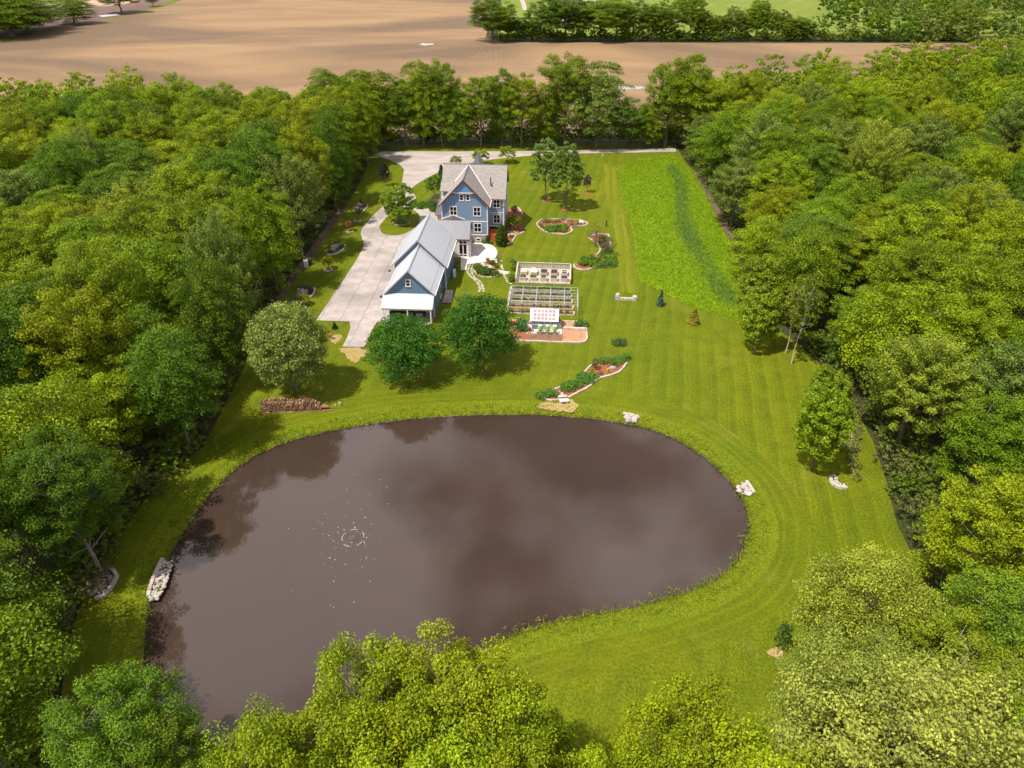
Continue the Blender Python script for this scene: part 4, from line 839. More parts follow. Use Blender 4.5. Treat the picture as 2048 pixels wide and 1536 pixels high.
# ------------------------------------------------------------------ firewood stack
wx, wy = G(590, 822); t = thing('firewood_stack', 'long stack of split firewood between the pond and the round pale tree', 'firewood', (wx, wy, 0), R(4.0))
def log(x, y, z, r, L, ax):
    n = random.choice((5, 6, 7)); mb_ = MB(); p = (MB().tube([(0, -L/2, 0), (0, L/2, 0)], r, n) if ax == 'y' else MB().tube([(-L/2, 0, 0), (L/2, 0, 0)], r, n)); return obj('log', p, 'log', t, loc=(x, y, z))
cnt = 0
topz = lambda x: 1.42+.14*math.sin((x+4)*1.1) if x < 1.0 else 1.55*(1-((x-1.0)/2.7)**2.2)
for row, y0 in ((0, 0), (1, .62)):
    xx = -3.55
    while xx < 3.55:
        r = random.uniform(.085, .13); z = .16+r; step = r*2.0
        while z < topz(xx)+(.18 if row else 0):
            if row == 0 or z > topz(xx)-.30:
                log(xx+random.uniform(-.03, .03), y0+random.uniform(-.06, .06), z, r*random.uniform(.85, 1.12), random.uniform(.42, .56), 'y'); cnt += 1
            z += r*1.85
        xx += step
for k in range(10):
    for xx in (-4.2, -3.85): log(xx, .15+(k % 2)*.3, .22+k*.145, .085, .5, 'y' if k % 2 else 'x')
log(3.95, .2, .4, .2, .9, 'x'); log(3.75, .55, .3, .16, .6, 'y'); log(-.6, -.2, 1.08, .11, 1.0, 'x'); log(-.4, .1, 1.42, .15, 1.0, 'x')
for k, xx in enumerate(np.arange(-4.3, 4.2, 1.05)): obj('pallet_board', MB().box(xx, xx+1.0, -.32, -.18, .02, .13), 'log', t); obj('pallet_board', MB().box(xx, xx+1.0, .15, .29, .02, .13), 'log', t)

# ------------------------------------------------------------------ raised-bed garden
VO = G(1031, 566); VR = R(-4.2)
def FV(u, v, z=0): c, s = math.cos(VR), math.sin(VR); return (VO[0]+u*c-v*s, VO[1]+u*s+v*c, z)
enc = thing('garden_fence', 'pale picket fence enclosing the planter boxes beside the vegetable rows', 'fence', (*VO, 0), VR)
FWd, FDp, FHt = 9.75, 6.7, 1.1
for a, b, d in (((0, 0), (FWd, 0), 0), ((FWd, 0), (FWd, FDp), 1), ((FWd, FDp), (0, FDp), 1), ((0, FDp), (0, 0), 1)):
    L = math.dist(a, b); w = Wall(*a, (b[0]-a[0])/L, (b[1]-a[1])/L); n = int(L/.30)
    for i in range(n): x = (i+.5)*L/n; obj('picket', w.box(MB(), x-(.10 if d else .03), x+(.10 if d else .03), .05, FHt-.05, -.015, .015), 'timber', enc)
    obj('top_rail', w.box(MB(), 0, L, FHt-.05, FHt, -.12 if d else -.03, .10 if d else .03), 'timber', enc); obj('bottom_rail', w.box(MB(), .1, L-.1, .12, .2, .016, .05), 'timber', enc)
    for i in range(4): obj('post', w.box(MB(), i*L/3-.06, i*L/3+.06, 0, FHt-.051, -.075, -.016), 'timber', enc)
o = sheet('enclosure_floor', ccw([FV(u, v)[:2] for u, v in ((.05, .05), (FWd-.05, .05), (FWd-.05, FDp-.05), (.05, FDp-.05))]), .03, 'pad'); structure(o)
def planter(u, v, w, d, h, lb, top):
    t = thing('planter_box', lb, 'planter', FV(u, v, .03), VR, 'planter boxes inside the picket fence')
    for k in range(3):
        z0, z1 = k*h/3, (k+1)*h/3-.015
        for (x0, x1, y0, y1) in ((-w/2, w/2, -d/2, -d/2+.05), (-w/2, w/2, d/2-.05, d/2), (-w/2, -w/2+.05, -d/2+.051, d/2-.051), (w/2-.05, w/2, -d/2+.051, d/2-.051)): obj('board', MB().box(x0, x1, y0, y1, z0, z1), 'timber', t)
    obj('soil', MB().box(-w/2+.06, w/2-.06, -d/2+.06, d/2-.06, .02, h-.08), 'soil', t)
    if top == 'lid':
        for k in range(6): obj('lid_board', MB().box(-w/2, w/2, -d/2+k*d/6, -d/2+(k+1)*d/6-.02, h+.01, h+.05), 'timber', t)
    elif top == 'net': obj('netting', MB().box(-w/2+.02, w/2-.02, -d/2+.02, d/2-.02, h+.005, h+.03), 'netting', t); [obj('clip', MB().box(sx*w/2-.06, sx*w/2+.06, -d/2+k*d/4-.05, -d/2+k*d/4+.05, h-.05, h+.06), 'timber', t) for sx in (-1, 1) for k in range(5)]
    elif top == 'cloth':
        m_ = MB(); nx, ny = 8, 8; V = [(-w/2-.06+(w+.12)*i/nx, -d/2-.06+(d+.12)*j/ny, h+.05+.42*max(0, math.sin(math.pi*i/nx))**.6*max(0, math.sin(math.pi*j/ny))**.5+random.uniform(-.03, .03)) for j in range(ny+1) for i in range(nx+1)]
        m_.add(V, [(j*(nx+1)+i, j*(nx+1)+i+1, (j+1)*(nx+1)+i+1, (j+1)*(nx+1)+i) for j in range(ny) for i in range(nx)]); obj('fabric_cover', m_, 'cloth', t, smooth=True)
    elif top == 'frame':
        for (x0, x1, y0, y1) in ((-w/2, -w/2+.14, -d/2, d/2), (w/2-.14, w/2, -d/2, d/2), (-w/2+.141, w/2-.141, d/2-.14, d/2), (-w/2+.141, w/2-.141, -.06, .06)): obj('frame_board', MB().box(x0, x1, y0, y1, h+.001, h+.05), 'patio', t)
    return t
for i, (lb, top) in enumerate((('planter closed with a slatted wooden lid, back row by the left fence', 'lid'), ('planter under a pale blue-white fabric cover', 'cloth'), ('back-row planter topped with black netting, next to the fabric cover', 'net'), ('back-row planter topped with black netting, next to the open framed planter', 'net'), ('back-row planter with pale open frame at the right end', 'frame'))):
    planter(1.25+i*1.85, 4.1, 1.18, 1.55, .62, lb, top)
for i, (lb, top) in enumerate((('front-row planter of bright greens at the left end of the fence', ''), ('front-row planter of short greens below the fabric cover', ''), ('front-row planter with sparse stems and a pale trellis', 'frame'), ('front-row planter with grey mesh top, middle right', 'net'), ('front-row planter with grey mesh top at the right end', 'net'))):
    planter(1.25+i*1.85, 1.45, 1.15, .95, .75, lb, top)

names = ['strawberry row nearest the picket fence', 'second row from the picket fence, full of seedlings', 'third row from the picket fence, with a small cover frame', 'row with the yellow flowering plant', 'row passing behind the white greenhouse']
rows_v = [-2.6, -4.75, -6.9, -9.15, -11.2]
for k, v in enumerate(rows_v):
    u0, u1 = -.55-.04*k, 9.85+.15*k; t = thing('raised_bed', 'long timber raised bed, '+names[k], 'raised bed', FV(0, v), VR, 'long timber raised beds'); d = .50; h = .24
    L = u1-u0
    for j in range(4):
        a, b = u0+j*L/4, u0+(j+1)*L/4-.02
        obj('board', MB().box(a, b, -d, -d+.07, 0, h), 'redwood', t); obj('board', MB().box(a, b, d-.07, d, 0, h), 'redwood', t)
    for a in (u0, u1-.07): obj('end_board', MB().box(a-.08, a+.15, -d+.071, d-.071, 0, h+.1), 'redwood', t)
    obj('soil', MB().box(u0+.1, u1-.1, -d+.08, d-.08, .02, h-.09), 'soil', t)
tr = thing('pipe_frame', 'galvanised pipe frame standing over the vegetable rows', 'trellis', FV(0, 0), VR)
us = [-.5, 1.75, 4.1, 6.4, 8.75, 11.0]; vs_ = [-5.4, -8.6, -11.8]
for u in us:
    obj('cross_pipe', MB().tube([(u, vs_[0], 2.0), (u, vs_[-1], 2.0)], .035, 6), 'pipe', tr)
    for v in vs_: obj('upright', MB().tube([(u, v, 0), (u, v, 2.0)], .035, 6), 'pipe', tr)
for v in [-5.4, -6.5, -7.6, -8.6, -9.7, -10.8, -11.8]: obj('long_pipe', MB().tube([(us[0], v, 2.04), (us[-1], v, 2.04)], .028, 6), 'pipe', tr)
for u in (us[0], us[-1]):
    for z in (.5, 1.0, 1.5): obj('side_wire', MB().tube([(u, vs_[0], z), (u, vs_[-1], z)], .02, 5), 'pipe', tr)
for i, u in enumerate((2.6, 5.8, 9.0)):
    t = thing('row_stake', ['left', 'middle', 'right'][i]+' of the three dark stakes behind the strawberry row', 'stake', FV(u, -1.6), 0, 'dark stakes by the strawberry row'); obj('rod', MB().tube([(0, 0, 0), (0, 0, 1.35)], .035, 6), 'black', t); obj('cap', MB().lathe([(.05, 1.35), (.05, 1.45)], 7), 'black', t)

# ------------------------------------------------------------------ greenhouse + barrels
gx, gy = G(1088, 660.5); gh = thing('greenhouse', 'small white greenhouse with a gridded glazed roof behind three green barrels', 'greenhouse', (gx, gy, .08), VR)
GW, GD, GEv, GRz = 3.9, 2.6, 1.75, 3.15
fr = MB()
for u in (-GW/2, -GW/2+.98, 0, GW/2-.98, GW/2): fr.box(u-.05, u+.05, -.05, .05, 0, GEv); fr.box(u-.05, u+.05, GD-.05, GD+.05, 0, GEv)
fr.box(-GW/2, GW/2, -.06, .06, GEv-.06, GEv+.05); fr.box(-GW/2, GW/2, -.055, .055, .86, .95); fr.box(-GW/2, GW/2, GD-.06, GD+.06, GEv-.06, GEv+.05); obj('frame', fr, 'palepipe', gh)
for i in range(4): obj('pane', MB().box(-GW/2+.06+i*.97, -GW/2+.93+i*.97, -.015, .015, .96, GEv-.07), 'poly', gh); obj('base_panel', MB().box(-GW/2+.06+i*.97, -GW/2+.93+i*.97, -.02, .02, .02, .855), 'barnblue' if i in (0, 1, 2) else 'patio', gh)
obj('back_wall', MB().box(-GW/2, GW/2, GD-.02, GD+.02, 0, GEv-.07), 'poly', gh)
for s_ in (-1, 1):
    e = MB(); u = s_*GW/2; e.add([(u-.02, 0, 0), (u-.02, GD, 0), (u-.02, GD, GEv), (u-.02, GD/2, GRz-.05), (u-.02, 0, GEv), (u+.02, 0, 0), (u+.02, GD, 0), (u+.02, GD, GEv), (u+.02, GD/2, GRz-.05), (u+.02, 0, GEv)], [(0, 1, 2, 3, 4), (9, 8, 7, 6, 5)]); obj('end_panel', e, 'poly', gh)
def gp(s, q, dz=0, near=True): # point on roof slope: s along width -1..1, q 0 eave..1 ridge
    y0 = -.22 if near else GD+.22
    return (s*(GW/2+.3), y0+(GD/2-y0)*q, GEv-.12+(GRz-GEv+.12)*q+dz)
for nr in (True, False):
    rf = obj('roof', MB().slab([gp(-1, 0, 0, nr), gp(1, 0, 0, nr), gp(1, 1, 0, nr), gp(-1, 1, 0, nr)], .05), 'palepipe', gh)
    if nr:
        for i in range(6):
            for j in range(3):
                s0, s1 = -.76+i*.262, -.76+(i+1)*.262-.05; q0, q1 = .10+j*.28, .10+(j+1)*.28-.06
                obj('roof_pane', MB().slab([gp(s0, q0, .03), gp(s1, q0, .03), gp(s1, q1, .03), gp(s0, q1, .03)], .025), 'poly', rf)
t = thing('barrel_stand', 'block and plank stand carrying the three green barrels', 'stand', (*G(1093, 668.5), .08), VR)
for u in (-1.15, 0, 1.2): 
    for k in range(2): obj('block', MB().box(u-.24, u+.24, -.2, .2, k*.23, k*.23+.22), 'grey', t)
obj('plank', MB().box(-1.7, 1.6, -.26, .0, .455, .52), 'timber', t); obj('plank', MB().box(-1.7, 1.6, .015, .27, .455, .52), 'timber', t)
sp = Vector(t.location); c_v, s_v = math.cos(VR), math.sin(VR)
for i, u in enumerate((-1.0, .12, 1.28)):
    b = thing('rain_barrel', ('left', 'middle', 'right')[i]+' one of three lime-green rain barrels on the plank stand', 'barrel', (sp.x+u*c_v, sp.y+u*s_v, .60), VR, 'lime-green rain barrels')
    obj('body', MB().lathe([(.27, 0), (.31, .08), (.325, .45), (.31, .85), (.29, .95)], 16), 'barrel', b, smooth=True); obj('lid', MB().lathe([(.305, .955), (.305, 1.0), (.25, 1.02)], 16), 'barreltop', b); obj('inlet', MB().lathe([(.09, 1.021), (.09, 1.05)], 10), 'black' if i != 1 else 'palepipe', b); obj('tap', MB().tube([(0, -.30, .12), (0, -.40, .10)], .03, 6), 'black', b)
for i, (p, lb) in enumerate((((590, 570), 'dark pot at the left corner of the greenhouse'), ((545, 680), 'pot of yellow-brown plants on the pad left of the barrels'))):
    t = thing('plant_pot', lb, 'pot', (*G(*Z2B(*p)), .15)); obj('pot', MB().lathe([(.16, 0), (.25, .4), (.27, .42), (.22, .42), (.2, .36)], 12), 'terracotta', t); obj('soil', MB().lathe([(.2, .33), (.2, .35)], 10), 'soil', t)
t = thing('compost_bin', 'round dark bin in the shadow right of the greenhouse', 'bin', (*G(*Z2B(1195, 520)), .14)); obj('body', MB().lathe([(.36, 0), (.40, .5), (.36, .8)], 14), 'copper', t); obj('lid', MB().lathe([(.38, .81), (.3, .9)], 14), 'greendark', t)

# ------------------------------------------------------------------ vegetation meshes
def leafmesh(name, pos, nrm, size, tint, mat='leaf', tcol=None, asp=.62):
    n = len(pos); up = RNG.normal(size=(n, 3)); u = np.cross(nrm, up); u /= np.linalg.norm(u, axis=1)[:, None]+1e-9; v = np.cross(nrm, u)
    s = (size*RNG.uniform(.7, 1.3, n))[:, None]
    dr = -nrm*s*.14
    V = np.stack([pos-u*s*.5+dr, pos+v*s*.5*asp, pos+u*s*.5+dr, pos-v*s*.5*asp], 1).reshape(-1, 3)
    me = bpy.data.meshes.new(name); me.vertices.add(4*n); me.vertices.foreach_set('co', V.ravel().astype(np.float32))
    me.loops.add(4*n); me.loops.foreach_set('vertex_index', np.arange(4*n, dtype=np.int32)); me.polygons.add(n); me.polygons.foreach_set('loop_start', np.arange(0, 4*n, 4, dtype=np.int32))
    try: me.polygons.foreach_set('loop_total', np.full(n, 4, np.int32))
    except Exception: pass
    a = me.attributes.new('tint', 'FLOAT', 'FACE'); a.data.foreach_set('value', np.clip(tint, 0, 1).astype(np.float32))
    if tcol is not None:
        a = me.attributes.new('tcol', 'FLOAT_COLOR', 'FACE'); a.data.foreach_set('color', np.concatenate([tcol, np.ones((n, 1))], 1).ravel().astype(np.float32))
    me.materials.append(M[mat]); me.update(); me.validate(); return me
def fib(n, lo=-.4):
    k = np.arange(n)+.5; z = 1-(1-lo)*k/n; r = np.sqrt(np.maximum(0, 1-z*z)); t = k*2.399963+RNG.uniform(0, 6)
    return np.stack([r*np.cos(t), r*np.sin(t), z], 1)
def crown_cloud(R, zc, rz, ntuft, per, leaf, style, lo=-.55, lob=.16, inner=.25):
    d = fib(ntuft, lo)+RNG.normal(size=(ntuft, 3))*.09; d /= np.linalg.norm(d, axis=1)[:, None]
    f = np.ones(ntuft)
    for _ in range(5):
        q = RNG.normal(size=3); q /= np.linalg.norm(q); f += lob*np.cos(2.6*(d@q)*2+RNG.uniform(0, 6))*.6
    f = np.clip(f, .74, 1.08)*RNG.uniform(.82, .98, ntuft); m = RNG.random(ntuft) < inner; f[m] *= RNG.uniform(.45, .8, m.sum())
    c = d*f[:, None]*np.array([R, R, rz])+np.array([0, 0, zc])
    hor = d*np.array([1, 1, 0]); hor /= np.linalg.norm(hor, axis=1)[:, None]+1e-6
    if style == 'layer': e1 = hor+np.array([0, 0, -.22]); rr = np.array([.34, .20, .085])*R
    elif style == 'spiky': e1 = hor*.7+np.array([0, 0, 1.0])*(.5+.5*d[:, 2:3]); rr = np.array([.27, .13, .13])*R
    elif style == 'fine': e1 = hor; rr = np.array([.17, .17, .12])*R
    else: e1 = hor+np.array([0, 0, .25]); rr = np.array([.19, .175, .13])*R
    e1 /= np.linalg.norm(e1, axis=1)[:, None]+1e-9; e2 = np.cross(e1, np.array([0, 0, 1.])); e2 /= np.linalg.norm(e2, axis=1)[:, None]+1e-6; e3 = np.cross(e2, e1)
    N = ntuft*per; ti = np.repeat(np.arange(ntuft), per)
    sd = RNG.normal(size=(N, 3)); sd[:, 2] = np.where(sd[:, 2] < -.2, sd[:, 2]*.45, sd[:, 2]); sd /= np.linalg.norm(sd, axis=1)[:, None]
    rad = RNG.random(N)**.42; ts = RNG.uniform(.72, 1.3, ntuft)[ti]
    l = sd*rad[:, None]*rr*ts[:, None]
    pos = c[ti]+e1[ti]*l[:, :1]+e2[ti]*l[:, 1:2]+e3[ti]*l[:, 2:3]
    od = e1[ti]*sd[:, :1]+e2[ti]*sd[:, 1:2]+e3[ti]*sd[:, 2:3]
    nr = od*.75+np.array([0, 0, .55])+RNG.normal(size=(N, 3))*.50; nr /= np.linalg.norm(nr, axis=1)[:, None]
    tint = .5+RNG.normal(size=ntuft)[ti]*.13+RNG.normal(size=N)*.17
    return pos, nr, np.full(N, leaf), tint, c
def trunk_mesh(name, H, r, tufts, zlow, nl, m='bark', fork=1, twig=0):
    mb = MB(); jit = lambda s: random.uniform(-s, s); top = H*.72
    pts = [(jit(.03*H)*i/5, jit(.03*H)*i/5, top*i/5-.05) for i in range(6)]; mb.tube(pts, [r*(1.35 if i == 0 else 1-.78*i/5) for i in range(6)], 7)
    idx = RNG.permutation(len(tufts))[:nl]
    for q, i in enumerate(idx):
        c = Vector(tufts[i]); h = min(top*.97, max(zlow, c.z-.62*math.hypot(c.x, c.y)-.05*H)); k = h/top*5; a = min(4, int(k)); b = Vector(pts[a]).lerp(Vector(pts[a+1]), min(1, k-a))
        mid = b.lerp(c, .5)+Vector((jit(.06*H), jit(.06*H), random.uniform(-.01, .05)*H)); rb = r*random.uniform(.26, .42)*(1.1-.5*h/H)
        mb.tube([b, b.lerp(mid, .55)+Vector((0, 0, .01*H)), mid, mid.lerp(c, .55), c], [rb, rb*.8, rb*.6, rb*.4, rb*.16], 5, False)
        if q < twig:
            for _ in range(2):
                e = mid.lerp(c, random.uniform(.2, .8)); e2 = e+Vector((jit(1), jit(1), random.uniform(0, 1)))*R_TW; mb.tube([e, e.lerp(e2, .5)+Vector((0, 0, .1)), e2], [rb*.35, rb*.25, rb*.1], 4, False)
    return mb.mesh(name, m)
R_TW = 1.4
TREES = {}
def make_kind(key, H, R, style, ntuft, per, leaf, zlow, lo=-.55, lob=.16, nl=26, r=.26, m='bark', inner=.25, twig=0):
    zc = zlow+(H-zlow)*.52; rz = (H-zlow)*.50; p, nr, s, t, c = crown_cloud(R, zc, rz, ntuft, per, leaf, style, lo, lob, inner)
    TREES.setdefault(key.split('/')[0], []).append((leafmesh('crown', p, nr, s, t), trunk_mesh('trunk', H, r, c, zlow*.9+.4, nl, m, 1, twig), H, R))
for i in range(5): make_kind('tuft/%d' % i, 17, 5.6, 'tuft', 180, 215, .238, 3.4, -.75, .18, inner=.38)
for i in range(3): make_kind('layer/%d' % i, 17, 5.6, 'layer', 175, 200, .24, 3.0, -.8, .12, inner=.35)
for i in range(2): make_kind('spiky/%d' % i, 17, 5.2, 'spiky', 195, 165, .235, 3.4, -.65, .16, inner=.35)
for i in range(2): make_kind('edge/%d' % i, 15, 5.2, 'layer', 195, 185, .24, 1.0, -.95, .14, inner=.35)
make_kind('linden', 12, 5, 'fine', 330, 85, .26, 1.2, -.8, .05, 30)
for i in range(2): make_kind('maple/%d' % i, 9, 5, 'layer', 190, 130, .26, .9, -.7, .17, 30, .2)
for i in range(2): make_kind('young/%d' % i, 10, 2.8, 'fine', 150, 75, .24, 1.9, -.7, .12, 20, .14)
for i in range(2): make_kind('sapling/%d' % i, 4, 1.5, 'fine', 80, 60, .17, .8, -.6, .2, 12, .06)
make_kind('thin', 13, 2.6, 'fine', 120, 42, .24, 4.5, -.8, .3, 26, .11, 'birch')
make_kind('oak', 8, 2.9, 'tuft', 170, 85, .24, 1.0, -.8, .24, 24, .15)
for i in range(3): make_kind('near/%d' % i, 20, 5.6, 'tuft', 230, 250, .20, 4, -.75, .24, 80, .27, 'palebark', .32, 60)
make_kind('nearspiky', 19, 7.0, 'spiky', 330, 200, .21, 4, -.65, .22, 80, .3, 'palebark', .35, 60)
make_kind('nearfine', 14, 5.4, 'fine', 420, 130, .18, 2.0, -.75, .10, 60, .22, 'bark', .25, 20)
def conifer(key, H, R, n, leaf, per=26):
    z = RNG.random(n)**1.25*H*.97; rr = R*(1-z/H)**(.85 if key == 'conifer' else .42)*(np.minimum(1, .62+z/H*1.2) if key != 'conifer' else 1)*RNG.uniform(.75, 1.05, n); a = np.arange(n)*2.39996
    c = np.stack([rr*np.cos(a), rr*np.sin(a), z+.15], 1); ti = np.repeat(np.arange(n), per); N = n*per
    hor = np.stack([np.cos(a), np.sin(a), np.zeros(n)], 1); k = RNG.random((N, 1)); pos = c[ti]-hor[ti]*k*rr[ti][:, None]*.55+RNG.normal(size=(N, 3))*.06*R*np.array([1, 1, .6])+np.array([0, 0, 1])*k*.12*H*.3
    nr = hor[ti]*.5+np.array([0, 0, .6])+RNG.normal(size=(N, 3))*.4; nr /= np.linalg.norm(nr, axis=1)[:, None]
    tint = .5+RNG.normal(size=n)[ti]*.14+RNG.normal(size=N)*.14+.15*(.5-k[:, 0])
    TREES.setdefault(key, []).append((leafmesh('crown', pos, nr, np.full(N, leaf), tint, asp=.35), MB().tube([(0, 0, -.05), (0, 0, H*.9)], [R*.08, .02], 6).mesh('trunk', 'bark'), H, R))
conifer('conifer', 3.2, 1.2, 170, .24, 30); conifer('column', 4.2, 1.15, 420, .22, 36)
def bush(key, R, H, nt, per, leaf, style='tuft', stems=True):
    p, nr, s, t, c = crown_cloud(R, H*.45, H*.52, nt, per, leaf, style, -.75, .16, .3); p[:, 2] = np.maximum(p[:, 2], .03)
    mb = MB(); [mb.tube([(0, 0, -.03), Vector(q)*.5+Vector((0, 0, .1)), q], [.05*R, .035*R, .012*R], 4, False) for q in c[RNG.permutation(len(c))[:9]]]
    TREES.setdefault(key, []).append((leafmesh('foliage', p, nr, s, t), mb.mesh('stems', 'bark'), H, R))
for i in range(3): bush('bush', 1.0, 1.3, 46, 40, .17)
for i in range(2): bush('tuftplant', .5, .55, 16, 22, .13)
bush('low', 1.2, .6, 70, 40, .14); bush('wide', 2.6, 2.6, 90, 70, .24)
p, nr, s, t, c = crown_cloud(1.6, 1.9, 1.5, 60, 12, .14, 'tuft', -.7, .2); TREES['twiggy'] = [(leafmesh('foliage', p, nr, s, t), trunk_mesh('stems', 3.2, .07, c, .3, 55), 3.4, 1.6)]
p, nr, s, t, c = crown_cloud(2.2, 3, 2, 40, 1, .05, 'tuft', -.5, .2); TREES['dead'] = [(None, trunk_mesh('branches', 6, .10, c, 1, 40, 'deadwood', 1, 40), 6, 2.2)]

YG, MG, DG, GG, LG = (.128, .168, .003), (.096, .145, .004), (.064, .112, .006), (.102, .142, .020), (.138, .178, .014)
def jitcol(c, k=.13): a = random.uniform(1-k, 1+k); h = random.uniform(-.10, .10); return (c[0]*a*(1+h), c[1]*a, c[2]*a, 1)
def plant(key, name, x, y, H, Rw, col, label, cat='tree', group=None, z=0, pick=None):
    v = TREES[key]; cm_, tm, h0, r0 = v[pick % len(v)] if pick is not None else random.choice(v)
    t = thing(name, label, cat, (x, y, z), random.uniform(0, 6.28), group); t.scale = (Rw/r0, Rw/r0, H/h0)
    if cm_: o = link('crown' if 'crown' in cm_.name else 'foliage', cm_, t); o.color = jitcol(col)
    link('trunk' if cat == 'tree' else 'stems', tm, t); return t
def tpx(key, name, base, ty, wpx, col, label, cat='tree', group=None, pick=None):
    x, y = G(*base); H = zat(x, y, ty); sc = P(x, y, H*.6)[2]; return plant(key, name, x, y, H, wpx/sc/2, col, label, cat, group, 0, pick)

SOLO = []
def T_(*a, **k): t = tpx(*a, **k); SOLO.append((t.location.x, t.location.y)); return t
T_('linden', 'tree', (592, 786), 612, 150, (.135, .17, .035), 'round pale green tree on the lawn behind the firewood stack')
T_('maple', 'tree', (816, 756), 640, 132, (.034, .090, .008), 'dark green spreading tree in front of the garage porch, left of the pair', pick=0)
T_('maple', 'tree', (960, 728), 597, 142, (.036, .094, .008), 'dark green spreading tree in front of the garage, right of the pair', pick=1)
T_('young', 'tree', (1091, 400), 280, 62, (.085, .13, .025), 'left of the twin lawn trees right of the blue house', pick=0)
T_('young', 'tree', (1131, 418), 290, 68, (.09, .14, .02), 'right of the twin lawn trees right of the blue house', pick=1)
T_('oak', 'tree', (800, 448), 368, 66, (.10, .165, .010), 'open-branched bright green tree growing on the driveway island')
T_('sapling', 'tree', (1173, 385), 350, 17, (.055, .035, .038), 'small dark purple tree on the lawn beside the twin trees')
T_('sapling', 'tree', (772, 372), 326, 20, (.030, .018, .024), 'small black-purple tree on the shaded lawn by the gravel')
T_('sapling', 'tree', (1014, 326), 291, 34, (.12, .17, .01), 'round bright small tree right behind the house, nearest the lane')
T_('sapling', 'tree', (961, 330), 298, 34, (.14, .18, .012), 'bright yellow-green small tree behind the house roof ridge')
T_('sapling', 'tree', (912, 332), 311, 24, (.10, .15, .01), 'small tree behind the left end of the house ridge')
T_('conifer', 'tree', (884, 372), 332, 26, (.03, .07, .018), 'narrow dark conifer at the left end of the house')
T_('sapling', 'tree', (869, 396), 352, 36, (.06, .12, .012), 'leafy tree left of the house with pale buds')
T_('twiggy', 'tree', (877, 414), 382, 32, (.12, .10, .06), 'sparse olive-brown small tree by the entry porch', )
T_('column', 'tree', (1003, 491), 451, 31, (.045, .080, .006), 'dense egg-shaped cedar at the right front corner of the house')
T_('sapling', 'tree', (1029, 462), 430, 26, (.12, .18, .008), 'lime-green small tree in the bed right of the house')
T_('conifer', 'tree', (1320, 611), 582, 18, (.06, .10, .075), 'slim blue-green spruce on the open lawn')
T_('conifer', 'tree', (1387, 646), 620, 28, (.16, .15, .018), 'golden squat spruce on the lawn near the meadow corner')
T_('sapling', 'tree', (1556, 1304), 1246, 30, (.05, .10, .02), 'thin young tree in a straw ring on the lower right lawn')
T_('sapling', 'tree', (657, 538), 512, 22, (.13, .14, .01), 'yellow-green sapling in the shade below the middle rock bed')
T_('sapling', 'tree', (700, 462), 440, 16, (.18, .08, .03), 'reddish sapling in the ring near the top of the driveway')
T_('sapling', 'tree', (609, 610), 588, 26, (.16, .17, .006), 'yellow-green spreading sapling beside the lower rock bed')
T_('conifer', 'tree', (670, 657), 645, 14, (.02, .05, .02), 'little dark conifer on the lawn below the driveway corner')
T_('sapling', 'tree', (1189, 740), 716, 14, (.10, .12, .05), 'thin staked sapling in the red mulch of the pond bed')
T_('thin', 'tree', (1583, 727), 545, 62, (.115, .145, .012), 'slender pale-trunked tree at the right wood edge, nearer of two')
T_('thin', 'tree', (1571, 706), 560, 50, (.12, .14, .015), 'slender pale-trunked tree at the right wood edge, farther of two')
T_('oak', 'tree', (1510, 700), 575, 84, (.13, .185, .008), 'bright yellow-green tree at the corner of meadow and right wood')
T_('young', 'tree', (1500, 645), 515, 76, (.13, .175, .008), 'yellow-green tree behind the bright corner tree by the meadow')
T_('oak', 'tree', (1622, 938), 782, 98, (.125, .185, .006), 'lone bright green tree on the lawn beside the right ditch', pick=0)
T_('oak', 'tree', (1640, 840), 735, 80, (.13, .175, .008), 'bright tree just above the lone lawn tree by the ditch')
T_('twiggy', 'tree', (1682, 905), 862, 34, (.40, .42, .36), 'white-blossomed small tree beside the lone tree by the ditch')
T_('twiggy', 'tree', (1191, 490), 452, 42, (.10, .10, .03), 'sparse brownish small tree at the top of the crescent bed')
T_('twiggy', 'tree', (1213, 512), 472, 36, (.10, .11, .03), 'sparse twiggy small tree at the right edge of the crescent bed')
T_('twiggy', 'tree', (1143, 452), 436, 26, (.10, .10, .05), 'bare-looking small tree in the oval bed')
T_('conifer', 'tree', (722, 408), 398, 9, (.05, .10, .08), 'tiny blue conifer in the top rock bed')

def near(key, tp, z, Rw, col, label, pick=None, cat='tree'):
    yy = tp[1]
    for _ in range(4): # stand the tree so that its visible crown top, not just its tip, meets the survey point
        x, y = G(tp[0], yy, z); top = min(P(x, y+Rw*1.18*math.cos(a), z*.56+z*.47*math.sin(a))[1] for a in (.3, .6, .9, 1.2, 1.57)); yy += tp[1]-top
    SOLO.append((x, y)); return plant(key, 'tree', x, y, z, Rw, col, label, cat, None, 0, pick)
NG = (.150, .198, .005)
near('near', (885, 1238), 20.5, 4.7, NG, 'bright tree standing highest over the pond edge in the bottom foreground', 0)
near('near', (735, 1262), 20, 4.4, NG, 'bright foreground tree left of the highest one, over the pond water', 1)
near('near', (1020, 1330), 18.5, 4.2, (.150, .196, .005), 'foreground tree with bare grey limbs right of the highest one', 2)
near('near', (585, 1365), 19, 4.2, (.150, .196, .005), 'foreground tree at the lower left of the pond', 1)
near('near', (462, 1438), 19.5, 4.0, (.150, .196, .005), 'yellow-green foreground tree at the bottom edge left of centre', 0)
near('near', (860, 1440), 20, 5.2, (.150, .196, .005), 'foreground tree with thick pale branches at the bottom centre', 2)
near('near', (1390, 1342), 19.5, 4.4, (.145, .178, .003), 'round yellow-green foreground tree right of the bottom centre', 1)
near('near', (1300, 1440), 19.5, 4.0, (.145, .178, .003), 'yellow-green foreground tree at the bottom edge right of centre', 0)
